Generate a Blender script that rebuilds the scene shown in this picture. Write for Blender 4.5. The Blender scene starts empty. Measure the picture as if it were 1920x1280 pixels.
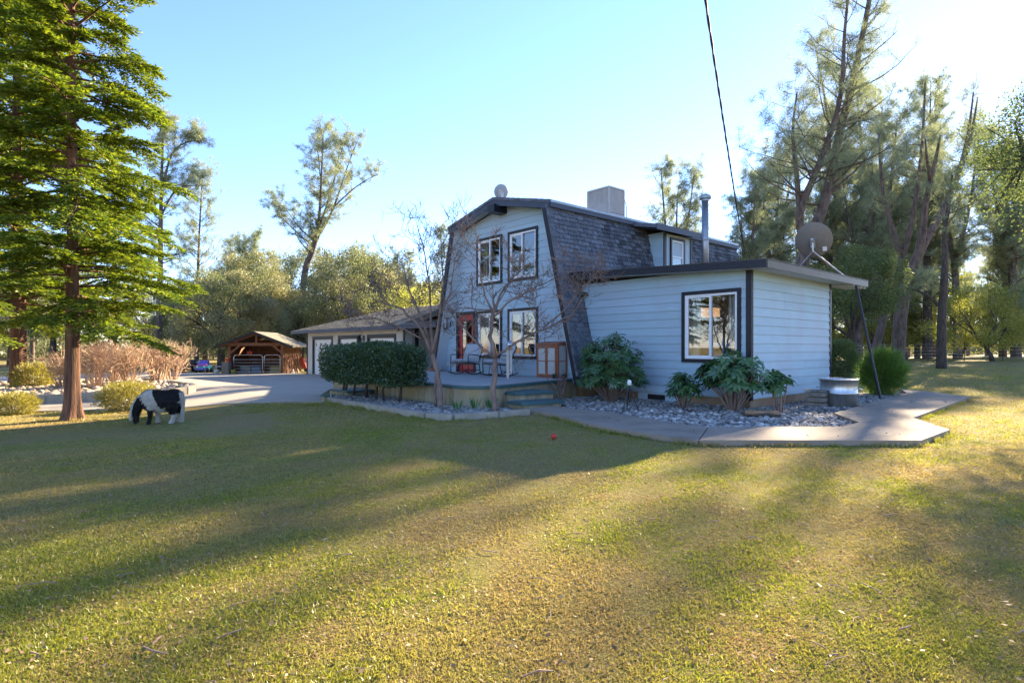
import bpy, bmesh, math, random
import numpy as np
from mathutils import Vector, Matrix, Quaternion

# ------------------------------------------------------------------ camera, sky, sun, exposure
scene = bpy.context.scene
COL = scene.collection
CAM = np.array([5.971, -12.049, 1.37])
CR = np.array([0.6548, 0.7558])           # camera right, on the ground plane
CF = np.array([-0.7558, 0.6548])          # camera forward
cam_data = bpy.data.cameras.new('camera')
cam = bpy.data.objects.new('camera', cam_data)
COL.objects.link(cam)
cam.location = CAM
cam.rotation_euler = (math.radians(90), 0, math.radians(49.1))
cam_data.sensor_width = 36
cam_data.lens = 36 * 1069 / 1920
cam_data.shift_y = 10.5 / 1920
cam_data.clip_start = 0.05
cam_data.clip_end = 4000
scene.camera = cam

SUN_AZ = -8.3      # degrees from +Y towards +X
SUN_EL = 22.5
sd = Vector((math.sin(math.radians(SUN_AZ)) * math.cos(math.radians(SUN_EL)),
             math.cos(math.radians(SUN_AZ)) * math.cos(math.radians(SUN_EL)),
             math.sin(math.radians(SUN_EL))))
world = bpy.data.worlds.new('World')
scene.world = world
world.use_nodes = True
wn = world.node_tree
for n in list(wn.nodes):
    wn.nodes.remove(n)
sky = wn.nodes.new('ShaderNodeTexSky')
sky.sky_type = 'NISHITA'
sky.sun_disc = False
sky.sun_elevation = math.radians(SUN_EL)
sky.sun_rotation = math.radians(SUN_AZ)
sky.altitude = 200
sky.air_density = 1.0
sky.dust_density = 0.05
sky.ozone_density = 5.0
bg = wn.nodes.new('ShaderNodeBackground')
bg.inputs[1].default_value = 0.070
wo = wn.nodes.new('ShaderNodeOutputWorld')
wb_ = wn.nodes.new('ShaderNodeMix'); wb_.data_type = 'RGBA'; wb_.blend_type = 'MULTIPLY'; wb_.inputs[0].default_value = 1.0
wb_.inputs[7].default_value = (1.05, 0.945, 1.02, 1)      # camera white balance
wn.links.new(sky.outputs[0], wb_.inputs[6]); wn.links.new(wb_.outputs[2], bg.inputs[0])
wn.links.new(bg.outputs[0], wo.inputs[0])

sun_data = bpy.data.lights.new('sun', 'SUN')
sun_data.energy = 4.4
sun_data.angle = math.radians(0.53)
sun_data.color = (1.0, 0.81, 0.55)
sun = bpy.data.objects.new('sun', sun_data)
COL.objects.link(sun)
sun.rotation_euler = sd.to_track_quat('Z', 'Y').to_euler()

scene.view_settings.view_transform = 'Standard'
scene.view_settings.look = 'None'
scene.view_settings.gamma = 1.0
scene.view_settings.exposure = 2.75
scene.view_settings.use_curve_mapping = False
scene.cycles.max_bounces = 8
scene.cycles.transparent_max_bounces = 12
scene.cycles.caustics_reflective = False
scene.cycles.caustics_refractive = False

rnd = random.Random(7)
rng = np.random.default_rng(7)

# ------------------------------------------------------------------ helpers
def terr(x, y):
    s = max(0.0, -x - 10)
    a = min(1.0, max(0.0, (-x - 2.5) / 4.5)); q = min(1.0, max(0.0, (-y - 6.3) / 3.2))
    return -0.22 * a * a * (3 - 2 * a) * q * q * (3 - 2 * q) - 0.014 * min(s, 40) + 0.010 * min(max(0.0, y - 8), 40) / (1 + math.exp(-max(-30, min(30, (x + 12) / 3))))

def gp(px, D):
    """ground point on the view column px (photo pixels) at depth D metres"""
    u = (px - 960) / 1069
    p = CAM[:2] + D * (CF + CR * u)
    return Vector((p[0], p[1], terr(p[0], p[1])))

def newmesh(name, V, Fc, mat=None, smooth=False):
    me = bpy.data.meshes.new(name)
    me.from_pydata([tuple(v) for v in V], [], Fc)
    if mat: me.materials.append(mat)
    if smooth:
        me.polygons.foreach_set('use_smooth', np.ones(len(me.polygons), bool))
    me.update()
    return me

def soup(name, V, k, mat):
    """fast mesh of separate k-gons: V has shape (n,k,3)"""
    V = np.asarray(V, np.float32)
    n = V.shape[0]
    me = bpy.data.meshes.new(name)
    me.vertices.add(n * k)
    me.vertices.foreach_set('co', V.reshape(-1))
    me.loops.add(n * k)
    me.loops.foreach_set('vertex_index', np.arange(n * k, dtype=np.int32))
    me.polygons.add(n)
    me.polygons.foreach_set('loop_start', np.arange(0, n * k, k, dtype=np.int32))
    me.update(calc_edges=True)
    if mat: me.materials.append(mat)
    return me

def link(name, me, parent=None, loc=None):
    o = bpy.data.objects.new(name, me)
    COL.objects.link(o)
    if parent: o.parent = parent
    if loc is not None: o.location = loc
    return o

def tag(o, label, cat, group=None):
    o['label'] = label
    o['category'] = cat
    if group: o['group'] = group
    return o

def thing(name, label, cat, loc=(0, 0, 0), rz=0.0, group=None):
    o = bpy.data.objects.new(name, None)
    o.empty_display_size = 0.2
    COL.objects.link(o)
    o.location = loc
    o.rotation_euler = (0, 0, rz)
    return tag(o, label, cat, group)

def copy_tree(root, loc, rz, scale=1.0, label=None):
    r = root.copy(); COL.objects.link(r)
    r.location = loc; r.rotation_euler = (0, 0, rz); r.scale = (scale,) * 3
    if label: r['label'] = label
    for ch in list(root.children):
        c = ch.copy(); COL.objects.link(c); c.parent = r
        for g in list(ch.children):
            d = g.copy(); COL.objects.link(d); d.parent = c
    return r

class MB:
    def __init__(s): s.V = []; s.F = []
    def add(s, V, F):
        o = len(s.V); s.V += [tuple(v) for v in V]; s.F += [tuple(i + o for i in f) for f in F]; return s
    def box(s, x0, x1, y0, y1, z0, z1):
        return s.add([(x0,y0,z0),(x1,y0,z0),(x1,y1,z0),(x0,y1,z0),(x0,y0,z1),(x1,y0,z1),(x1,y1,z1),(x0,y1,z1)],
                     [(0,3,2,1),(4,5,6,7),(0,1,5,4),(1,2,6,5),(2,3,7,6),(3,0,4,7)])
    def hexa(s, P):
        return s.add(P, [(0,3,2,1),(4,5,6,7),(0,1,5,4),(1,2,6,5),(2,3,7,6),(3,0,4,7)])
    def bar(s, a, b, w, h=None, up=(0,0,1)):
        """box beam from a to b, section w (side) x h (up)"""
        h = h or w
        a = Vector(a); b = Vector(b); d = (b - a).normalized()
        u = Vector(up)
        if abs(d.dot(u)) > .98: u = Vector((1, 0, 0))
        sx = d.cross(u).normalized() * (w / 2); uz = sx.cross(d).normalized() * (h / 2)
        P = [a - sx - uz, a + sx - uz, b + sx - uz, b - sx - uz, a - sx + uz, a + sx + uz, b + sx + uz, b - sx + uz]
        return s.hexa(P)
    def tube(s, pts, radii, n=8, cap=True):
        pts = [Vector(p) for p in pts]
        if not hasattr(radii, '__len__'): radii = [radii] * len(pts)
        o = len(s.V); prev = None
        for i, p in enumerate(pts):
            d = (pts[min(i + 1, len(pts) - 1)] - pts[max(i - 1, 0)])
            if d.length < 1e-9: d = Vector((0, 0, 1))
            d.normalize()
            if prev is None:
                a = d.orthogonal().normalized()
            else:
                a = (prev - d * prev.dot(d))
                a = a.normalized() if a.length > 1e-6 else d.orthogonal().normalized()
            prev = a
            b = d.cross(a)
            for k in range(n):
                t = 2 * math.pi * k / n
                s.V.append(tuple(p + (a * math.cos(t) + b * math.sin(t)) * radii[i]))
        for i in range(len(pts) - 1):
            for k in range(n):
                q = o + i * n; k2 = (k + 1) % n
                s.F.append((q + k, q + k2, q + n + k2, q + n + k))
        if cap:
            s.F.append(tuple(o + k for k in reversed(range(n))))
            e = o + (len(pts) - 1) * n
            s.F.append(tuple(e + k for k in range(n)))
        return s
    def lathe(s, prof, n=20, c=(0,0,0)):
        o = len(s.V)
        for r, z in prof:
            for k in range(n):
                t = 2 * math.pi * k / n
                s.V.append((c[0] + r * math.cos(t), c[1] + r * math.sin(t), c[2] + z))
        for i in range(len(prof) - 1):
            for k in range(n):
                q = o + i * n; k2 = (k + 1) % n
                s.F.append((q + k, q + k2, q + n + k2, q + n + k))
        return s
    def prism(s, poly, z0, z1):
        n = len(poly)
        s.add([(p[0], p[1], z0) for p in poly] + [(p[0], p[1], z1) for p in poly],
              [tuple(reversed(range(n))), tuple(range(n, 2 * n))] + [(i, (i + 1) % n, n + (i + 1) % n, n + i) for i in range(n)])
        return s
    def xz(s, poly, y0, y1):
        """polygon given in (x,z), extruded in y"""
        n = len(poly)
        s.add([(p[0], y0, p[1]) for p in poly] + [(p[0], y1, p[1]) for p in poly],
              [tuple(range(n)), tuple(reversed(range(n, 2 * n)))] + [(i, n + i, n + (i + 1) % n, (i + 1) % n) for i in range(n)])
        return s
    def build(s, name, mat, parent=None, smooth=False, loc=None, bevel=0.0):
        me = newmesh(name, s.V, s.F, mat, smooth)
        if bevel > 0:
            bm = bmesh.new(); bm.from_mesh(me)
            ed = [e for e in bm.edges if len(e.link_faces) == 2 and e.calc_face_angle(0) > 0.6]
            bmesh.ops.bevel(bm, geom=ed, offset=bevel, segments=2, affect='EDGES', clamp_overlap=True)
            bm.to_mesh(me); bm.free()
        return link(name, me, parent, loc)

# ------------------------------------------------------------------ materials
def _nodes(name):
    m = bpy.data.materials.new(name); m.use_nodes = True
    nt = m.node_tree
    for n in list(nt.nodes): nt.nodes.remove(n)
    out = nt.nodes.new('ShaderNodeOutputMaterial')
    return m, nt, out

def N(nt, typ, **kw):
    n = nt.nodes.new(typ)
    for k, v in kw.items(): setattr(n, k, v)
    return n

def noise(nt, scale, detail=4, stretch=None, rough=.55):
    g = N(nt, 'ShaderNodeNewGeometry')
    src = g.outputs['Position']
    if stretch:
        mp = N(nt, 'ShaderNodeMapping'); mp.inputs['Scale'].default_value = stretch
        nt.links.new(src, mp.inputs[0]); src = mp.outputs[0]
    t = N(nt, 'ShaderNodeTexNoise')
    t.inputs['Scale'].default_value = scale; t.inputs['Detail'].default_value = detail
    t.inputs['Roughness'].default_value = rough
    nt.links.new(src, t.inputs['Vector'])
    return t.outputs[0]

def ramp(nt, src, stops):
    r = N(nt, 'ShaderNodeValToRGB')
    e = r.color_ramp.elements
    while len(e) < len(stops): e.new(0.5)
    for i, (p, c) in enumerate(stops):
        e[i].position = p; e[i].color = (*c, 1)
    nt.links.new(src, r.inputs[0])
    return r.outputs[0]

def mixc(nt, f, a, b, mode='MIX'):
    m = N(nt, 'ShaderNodeMix', data_type='RGBA', blend_type=mode)
    for k, v in ((0, f), (6, a), (7, b)):
        if hasattr(v, 'links') or hasattr(v, 'is_output'): nt.links.new(v, m.inputs[k])
        elif isinstance(v, (int, float)): m.inputs[k].default_value = v
        else: m.inputs[k].default_value = (*v, 1)
    return m.outputs[2]

def mk(name, c1, c2=None, scale=6, rough=.7, bump=.0, bscale=None, metal=0, spec=.4, stretch=None, lo=.35, hi=.65, island=0.0, big=None, objr=0.0):
    m, nt, out = _nodes(name)
    p = N(nt, 'ShaderNodeBsdfPrincipled')
    p.inputs['Roughness'].default_value = rough
    p.inputs['Metallic'].default_value = metal
    p.inputs['Specular IOR Level'].default_value = spec
    c2 = c2 or tuple(x * .8 for x in c1)
    col = ramp(nt, noise(nt, scale, 5, stretch), [(lo, c2), (hi, c1)])
    if big:
        col = mixc(nt, ramp(nt, noise(nt, big[0], 3), [(.42, (0,0,0)), (.62, (1,1,1))]), col, big[1])
    if island:
        g = N(nt, 'ShaderNodeNewGeometry')
        v = N(nt, 'ShaderNodeMapRange'); v.inputs[3].default_value = 1 - island; v.inputs[4].default_value = 1 + island
        nt.links.new(g.outputs['Random Per Island'], v.inputs[0])
        h = N(nt, 'ShaderNodeHueSaturation'); nt.links.new(v.outputs[0], h.inputs['Value']); nt.links.new(col, h.inputs['Color'])
        col = h.outputs[0]
    if objr:
        oi = N(nt, 'ShaderNodeObjectInfo'); v = N(nt, 'ShaderNodeMapRange'); v.inputs[3].default_value = 1 - objr; v.inputs[4].default_value = 1 + objr
        nt.links.new(oi.outputs['Random'], v.inputs[0])
        h = N(nt, 'ShaderNodeHueSaturation'); nt.links.new(v.outputs[0], h.inputs['Value']); nt.links.new(col, h.inputs['Color'])
        col = h.outputs[0]
    nt.links.new(col, p.inputs['Base Color'])
    if bump:
        b = N(nt, 'ShaderNodeBump'); b.inputs['Strength'].default_value = bump; b.inputs['Distance'].default_value = .02
        nt.links.new(noise(nt, bscale or scale * 4, 6, stretch), b.inputs['Height'])
        nt.links.new(b.outputs[0], p.inputs['Normal'])
    nt.links.new(p.outputs[0], out.inputs[0])
    return m

def leafmat(name, c1, c2, transl=.45, gloss=.06, patch=None):
    m, nt, out = _nodes(name)
    g = N(nt, 'ShaderNodeNewGeometry')
    col = ramp(nt, g.outputs['Random Per Island'], [(0.0, c1), (1.0, c2)])
    if patch:
        col = mixc(nt, ramp(nt, noise(nt, patch[0], 2), [(.45, (0,0,0)), (.6, (1,1,1))]), col, patch[1])
    d = N(nt, 'ShaderNodeBsdfDiffuse'); t = N(nt, 'ShaderNodeBsdfTranslucent')
    nt.links.new(col, d.inputs[0])
    h = N(nt, 'ShaderNodeHueSaturation'); h.inputs['Saturation'].default_value = 1.15; h.inputs['Value'].default_value = 1.25
    nt.links.new(col, h.inputs['Color']); nt.links.new(h.outputs[0], t.inputs[0])
    a = N(nt, 'ShaderNodeMixShader'); a.inputs[0].default_value = transl
    nt.links.new(d.outputs[0], a.inputs[1]); nt.links.new(t.outputs[0], a.inputs[2])
    gl = N(nt, 'ShaderNodeBsdfGlossy'); gl.inputs['Roughness'].default_value = .38
    b = N(nt, 'ShaderNodeMixShader'); b.inputs[0].default_value = gloss
    nt.links.new(a.outputs[0], b.inputs[1]); nt.links.new(gl.outputs[0], b.inputs[2])
    nt.links.new(b.outputs[0], out.inputs[0])
    return m

def glassmat(name, tint=(.95, .97, .97), refl=.12):
    m, nt, out = _nodes(name)
    tr = N(nt, 'ShaderNodeBsdfTransparent'); tr.inputs[0].default_value = (*tint, 1)
    gl = N(nt, 'ShaderNodeBsdfGlossy'); gl.inputs['Roughness'].default_value = .015
    f = N(nt, 'ShaderNodeFresnel'); f.inputs[0].default_value = 1.5
    ad = N(nt, 'ShaderNodeMath', operation='ADD', use_clamp=True); ad.inputs[1].default_value = refl
    nt.links.new(f.outputs[0], ad.inputs[0])
    x = N(nt, 'ShaderNodeMixShader')
    nt.links.new(ad.outputs[0], x.inputs[0]); nt.links.new(tr.outputs[0], x.inputs[1]); nt.links.new(gl.outputs[0], x.inputs[2])
    nt.links.new(x.outputs[0], out.inputs[0])
    return m

M = {}
M['siding'] = mk('painted_siding', (.37, .51, .585), (.34, .47, .54), 2.2, .55, .05, 60, stretch=(1, 1, 6), objr=.05, big=(.9, (.36, .44, .51)))
M['soffit'] = mk('painted_soffit', (.50, .53, .54), (.46, .49, .51), 3, .6)
M['trim'] = mk('dark_navy_trim', (.013, .015, .024), (.009, .010, .017), 8, .45)
M['fascia'] = mk('slate_blue_fascia', (.055, .066, .095), (.045, .054, .08), 5, .5)
M['brownfascia'] = mk('brown_metal_fascia', (.095, .062, .04), (.07, .045, .03), 5, .45)
M['white'] = mk('white_vinyl', (.80, .80, .80), (.75, .75, .76), 5, .35)
M['shingle'] = mk('slate_shingle', (.145, .16, .185), (.085, .095, .115), 14, .92, .35, 160, spec=.2, island=.5, objr=.25)
M['shingle2'] = mk('weathered_shingle', (.20, .185, .145), (.12, .11, .085), 9, .95, .3, 120, spec=.2, island=.25)
M['flash'] = mk('galvanised_flashing', (.42, .46, .50), (.32, .36, .42), 6, .4, metal=.3)
M['foundation'] = mk('stained_foundation', (.34, .25, .17), (.22, .15, .10), 4, .9, .2, 40, big=(1.5, (.30, .17, .09)))
M['concrete'] = mk('walk_concrete', (.28, .225, .17), (.20, .16, .12), 1.8, .88, .15, 90, big=(.7, (.28, .22, .165)))
M['drive'] = mk('driveway_concrete', (.38, .33, .265), (.31, .27, .215), 1.2, .9, .1, 90, big=(.35, (.34, .29, .23)))
M['deckwall'] = mk('stained_deck_wall', (.36, .31, .22), (.22, .18, .12), 3.0, .92, .2, 50, stretch=(2.2, 2.2, .35), big=(1.2, (.33, .25, .12)))
M['decktop'] = mk('deck_paving', (.36, .36, .34), (.29, .29, .28), 3, .8, .1, 60)
M['teal'] = mk('teal_paint', (.05, .115, .12), (.035, .085, .09), 6, .55, .1, 40)
M['kerb'] = mk('kerb_concrete', (.36, .32, .26), (.27, .24, .19), 4, .92, .2, 70)
M['stone'] = mk('river_stone', (.40, .37, .33), (.18, .165, .15), 3.5, .8, .1, 60, island=.5, objr=.3)
M['bigstone'] = mk('tan_field_stone', (.46, .37, .27), (.26, .19, .13), 5, .85, .25, 40, island=.3)
M['soil'] = mk('bed_soil', (.12, .085, .06), (.075, .055, .04), 12, 1, .3, 60)
M['wood_red'] = mk('cedar_wood', (.36, .14, .07), (.24, .085, .045), 4, .6, .15, 60, stretch=(8, 8, 1))
M['wood'] = mk('weathered_wood', (.36, .22, .12), (.22, .13, .07), 5, .85, .3, 60, stretch=(1, 1, 5))
M['shedwood'] = mk('red_brown_shed_wood', (.28, .125, .06), (.16, .07, .035), 5, .85, .3, 60, stretch=(1, 1, 5))
M['woodgrey'] = mk('grey_weathered_wood', (.27, .24, .20), (.14, .12, .10), 5, .9, .3, 60, stretch=(1, 6, 6))
M['black'] = mk('black_metal', (.018, .018, .02), (.012, .012, .014), 5, .4)
M['cushion'] = mk('grey_cushion', (.42, .43, .44), (.36, .37, .38), 30, .95, .2, 260)
M['poly'] = mk('frosted_panel', (.46, .46, .44), (.36, .37, .36), 3, .35)
M['galv'] = mk('galvanised_steel', (.62, .62, .60), (.5, .5, .49), 5, .42, metal=1.0, stretch=(4, 4, 1))
M['chrome'] = mk('stainless_flue', (.34, .35, .36), (.24, .25, .26), 4, .45, metal=.8)
M['cooler'] = mk('beige_sheet_metal', (.50, .46, .42), (.43, .40, .37), 4, .5)
M['dishback'] = mk('dish_grey_brown', (.20, .175, .15), (.17, .15, .13), 3, .5)
M['dishgrey'] = mk('dish_light_grey', (.34, .37, .40), (.30, .33, .36), 3, .5)
M['steel'] = mk('zinc_bracket', (.50, .50, .50), (.38, .38, .39), 6, .4, metal=.7)
M['red'] = mk('crimson_door', (.42, .025, .045), (.36, .02, .035), 4, .35)
M['redpaint'] = mk('red_plastic', (.50, .05, .03), (.4, .04, .02), 4, .4)
M['cable'] = mk('cable_rubber', (.10, .075, .08), (.06, .045, .05), 9, .6)
M['glass'] = glassmat('window_glass', refl=.16)
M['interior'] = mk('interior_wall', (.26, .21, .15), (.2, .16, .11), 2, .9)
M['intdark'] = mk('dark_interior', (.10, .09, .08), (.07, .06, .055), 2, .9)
M['curtain'] = mk('linen_curtain', (.52, .50, .42), (.44, .42, .36), 6, .9, .3, 10, stretch=(6, 6, .2))
M['bark_red'] = mk('redwood_bark', (.19, .095, .055), (.07, .036, .024), 5, .95, .9, 14, stretch=(3.2, 3.2, .32))
M['bark'] = mk('pine_bark', (.17, .125, .10), (.07, .05, .042), 4, .95, .9, 14, stretch=(2, 2, .6))
M['bark_dark'] = mk('oak_bark', (.10, .078, .06), (.045, .035, .028), 6, .95, .9, 16, stretch=(2, 2, .5))
M['bark_smooth'] = mk('maple_bark', (.27, .185, .145), (.15, .10, .08), 7, .8, .2, 30, stretch=(1, 1, .5))
M['twig'] = mk('pale_twig', (.50, .36, .24), (.36, .24, .15), 6, .85)
M['redwood'] = leafmat('redwood_leaf', (.05, .10, .022), (.27, .31, .05), .42, .025)
M['pine'] = leafmat('pine_needle', (.16, .195, .11), (.32, .35, .21), .5, .03)
M['oak'] = leafmat('oak_leaf', (.085, .12, .045), (.27, .28, .135), .40, .03, patch=(.25, (.27, .26, .14)))
M['oaky'] = leafmat('yellow_oak_leaf', (.19, .22, .045), (.42, .41, .12), .58, .04)
M['oakdark'] = leafmat('dark_oak_leaf', (.07, .105, .04), (.18, .21, .07), .42, .03)
M['hedge'] = leafmat('hedge_leaf', (.035, .075, .028), (.085, .14, .05), .30, .07)
M['fatsia'] = leafmat('glossy_shrub_leaf', (.045, .12, .045), (.13, .23, .075), .32, .07)
M['bush'] = leafmat('feathery_bush', (.06, .13, .03), (.18, .27, .06), .45, .03)
M['ybush'] = leafmat('yellow_bush_leaf', (.20, .20, .035), (.34, .28, .09), .4, .04)
M['iris'] = leafmat('iris_leaf', (.03, .12, .03), (.06, .18, .04), .35, .08)
M['blade'] = leafmat('grass_blade', (.14, .18, .028), (.38, .36, .08), .45, .03, patch=(.55, (.36, .29, .11)))
M['straw_blade'] = leafmat('straw_blade', (.24, .17, .07), (.46, .36, .16), .35, .02)
M['litter'] = leafmat('dry_leaf', (.15, .09, .045), (.36, .27, .17), .2, .02)
M['farleaf'] = leafmat('far_leaf', (.10, .12, .05), (.20, .20, .09), .35, .03)
# ------------------------------------------------------------------ ground
def lawn_material():
    m, nt, out = _nodes('lawn_turf')
    p = N(nt, 'ShaderNodeBsdfPrincipled'); p.inputs['Roughness'].default_value = .95
    p.inputs['Specular IOR Level'].default_value = .15
    green = ramp(nt, noise(nt, 9, 6), [(.3, (.10, .12, .025)), (.7, (.30, .28, .06))])
    thatch = ramp(nt, noise(nt, 22, 6, rough=.7), [(.3, (.17, .11, .045)), (.7, (.42, .30, .11))])
    f = ramp(nt, noise(nt, .75, 8, rough=.72), [(.40, (0, 0, 0)), (.60, (1, 1, 1))])
    c = mixc(nt, f, green, thatch)
    sp = ramp(nt, noise(nt, 70, 3), [(.60, (0, 0, 0)), (.68, (1, 1, 1))])
    c = mixc(nt, sp, c, (.36, .29, .17))
    far = ramp(nt, noise(nt, .12, 4), [(.45, (0, 0, 0)), (.6, (.6, .6, .6))])
    c = mixc(nt, far, c, (.27, .21, .10))
    nt.links.new(c, p.inputs['Base Color'])
    b = N(nt, 'ShaderNodeBump'); b.inputs['Strength'].default_value = .9; b.inputs['Distance'].default_value = .05
    nt.links.new(noise(nt, 28, 8, rough=.75), b.inputs['Height']); nt.links.new(b.outputs[0], p.inputs['Normal'])
    nt.links.new(p.outputs[0], out.inputs[0])
    return m
M['lawn'] = lawn_material()

def axis(c):
    a = [c + i * 2.0 for i in range(-45, 46)]
    d = 94.0; lo = []; hi = []
    while d < 1500:
        lo.append(c - d); hi.append(c + d); d *= 1.35
    return lo[::-1] + a + hi
gx, gy = axis(-10), axis(10)
def inpoly(x, y, P):
    c_ = False
    for i in range(len(P)):
        a, b_ = P[i - 1], P[i]
        if (a[1] > y) != (b_[1] > y) and x < (b_[0] - a[0]) * (y - a[1]) / (b_[1] - a[1]) + a[0]: c_ = not c_
    return c_
drive_poly = [(-16.5, -18), (-12.7, -11.7), (-10.2, -8.0), (-8.3, -6.7), (-7.75, -6.3), (-9.5, -5.7), (-11.9, -4.4), (-11.9, 1.2), (-29.6, 1.2), (-33, -1.2), (-44, -6.5), (-60, -14.5), (-60, -19), (-30, -19)]
V = [(x, y, terr(x, y) - (.09 if inpoly(x, y, drive_poly) else 0)) for y in gy for x in gx]
nx = len(gx)
Fc = [(j * nx + i, j * nx + i + 1, (j + 1) * nx + i + 1, (j + 1) * nx + i) for j in range(len(gy) - 1) for i in range(nx - 1)]
ground = link('lawn_ground', newmesh('lawn_ground', V, Fc, M['lawn'], True)); ground['kind'] = 'structure'

# ------------------------------------------------------------------ paving helpers
def clip_rect(poly, x0, x1, y0, y1):
    def cl(P, f, g):
        R = []
        for i in range(len(P)):
            a, b = P[i - 1], P[i]
            fa, fb = f(a), f(b)
            if (fa >= 0) != (fb >= 0):
                t = fa / (fa - fb); R.append((a[0] + t * (b[0] - a[0]), a[1] + t * (b[1] - a[1])))
            if fb >= 0: R.append(b)
        return R
    for f in (lambda p: p[0] - x0, lambda p: x1 - p[0], lambda p: p[1] - y0, lambda p: y1 - p[1]):
        poly = cl(poly, f, None)
        if len(poly) < 3: return []
    return poly
def area(P): return .5 * sum(P[i - 1][0] * P[i][1] - P[i][0] * P[i - 1][1] for i in range(len(P)))
def slab_obj(name, poly, mat, parent, h, thick, gap=.008):
    cx = sum(p[0] for p in poly) / len(poly); cy = sum(p[1] for p in poly) / len(poly)
    P = []
    for p in poly:
        d = math.hypot(p[0] - cx, p[1] - cy); k = max(0, 1 - gap * 1.4 / max(d, .05)); P.append((cx + (p[0] - cx) * k, cy + (p[1] - cy) * k))
    if area(P) < 0: P = P[::-1]
    n = len(P)
    b = MB(); b.add([(p[0], p[1], terr(*p) + h - thick) for p in P] + [(p[0], p[1], terr(*p) + h) for p in P],
        [tuple(reversed(range(n))), tuple(range(n, 2 * n))] + [(i, (i + 1) % n, n + (i + 1) % n, n + i) for i in range(n)])
    return b.build(name, mat, parent)
def slabs(name, poly, mat, parent, sx, sy, h, thick, gap=.008, ox=0, oy=0):
    xs = [p[0] for p in poly]; ys = [p[1] for p in poly]
    x = math.floor((min(xs) - ox) / sx) * sx + ox
    while x < max(xs):
        y = math.floor((min(ys) - oy) / sy) * sy + oy
        while y < max(ys):
            c = clip_rect(poly, x, x + sx, y, y + sy)
            if len(c) > 2 and abs(area(c)) > .02:
                slab_obj(name, c, mat, parent, h, thick, gap)
            y += sy
        x += sx

b = MB(); b.box(-12.4, -12.2, -4, -3.8, -.2, -.1)
bp = clip_rect(drive_poly, -10, 0, -30, 10); bq = clip_rect(drive_poly, -50, -10, -30, 10)
driveway = b.build('driveway', M['soil']); driveway['kind'] = 'structure'
slabs('concrete_slab', bp, M['drive'], driveway, 2.2, 2.0, .022, .16, gap=.002, ox=-10, oy=-8.8)
slabs('concrete_slab', bq, M['drive'], driveway, 4.4, 2.0, .022, .16, gap=.003, ox=-10, oy=-8.8)

walk = MB(); walk_polys = [
 [(-2.8, -4.2), (-2.39, -4.12), (-1.37, -4.4), (-.48, -4.79), (-.35, -3.42), (-.87, -3.29), (-1.75, -3.21), (-2.62, -3.28), (-2.9, -3.3)],
 [(-.48, -4.79), (.21, -4.94), (1.03, -4.98), (1.7, -4.93), (1.1, -3.64), (.29, -3.6), (-.35, -3.42)],
 [(1.7, -4.93), (3.73, -2.65), (3.73, -1.06), (2.9, .31), (1.66, .02), (2.49, -1.16), (2.49, -1.94), (1.1, -3.64)],
 [(1.66, .02), (2.9, .31), (2.75, 3.4), (1.42, 3.2)],
 [(1.42, 3.2), (2.75, 3.4), (2.57, 6.67), (1.3, 8.0), (.6, 8.3), (1.13, 6.8)]]
for P in walk_polys:
    walk.add([(p[0], p[1], .008) for p in P], [tuple(range(len(P)))])
walkway = walk.build('walkway', M['soil']); walkway['kind'] = 'structure'
for P in walk_polys:
    o = slab_obj('concrete_slab', P, M['concrete'], walkway, .085, .09, gap=.008)

# stone beds
def inpoly(x, y, P):
    c = False
    for i in range(len(P)):
        a, b_ = P[i - 1], P[i]
        if (a[1] > y) != (b_[1] > y) and x < (b_[0] - a[0]) * (y - a[1]) / (b_[1] - a[1]) + a[0]: c = not c
    return c
def ico(sub):
    bm = bmesh.new(); bmesh.ops.create_icosphere(bm, subdivisions=sub, radius=1)
    Vv = np.array([v.co[:] for v in bm.verts]); Ff = [tuple(v.index for v in f.verts) for f in bm.faces]; bm.free(); return Vv, Ff
IV, IF = ico(2)
stone_meshes = {}
def stone_variants(key, mat):
    if key in stone_meshes: return stone_meshes[key]
    L = []
    for i in range(8):
        r = np.random.default_rng(50 + i)
        k = r.normal(size=(5, 3)); ph = r.uniform(0, 6, 5)
        d = 1 + .10 * np.sin(IV @ k.T * 1.6 + ph).sum(1)
        Vv = IV * d[:, None] * np.array([1, r.uniform(.65, .95), r.uniform(.42, .68)])
        L.append(newmesh('stone', Vv, IF, mat, True))
    stone_meshes[key] = L; return L
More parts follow.
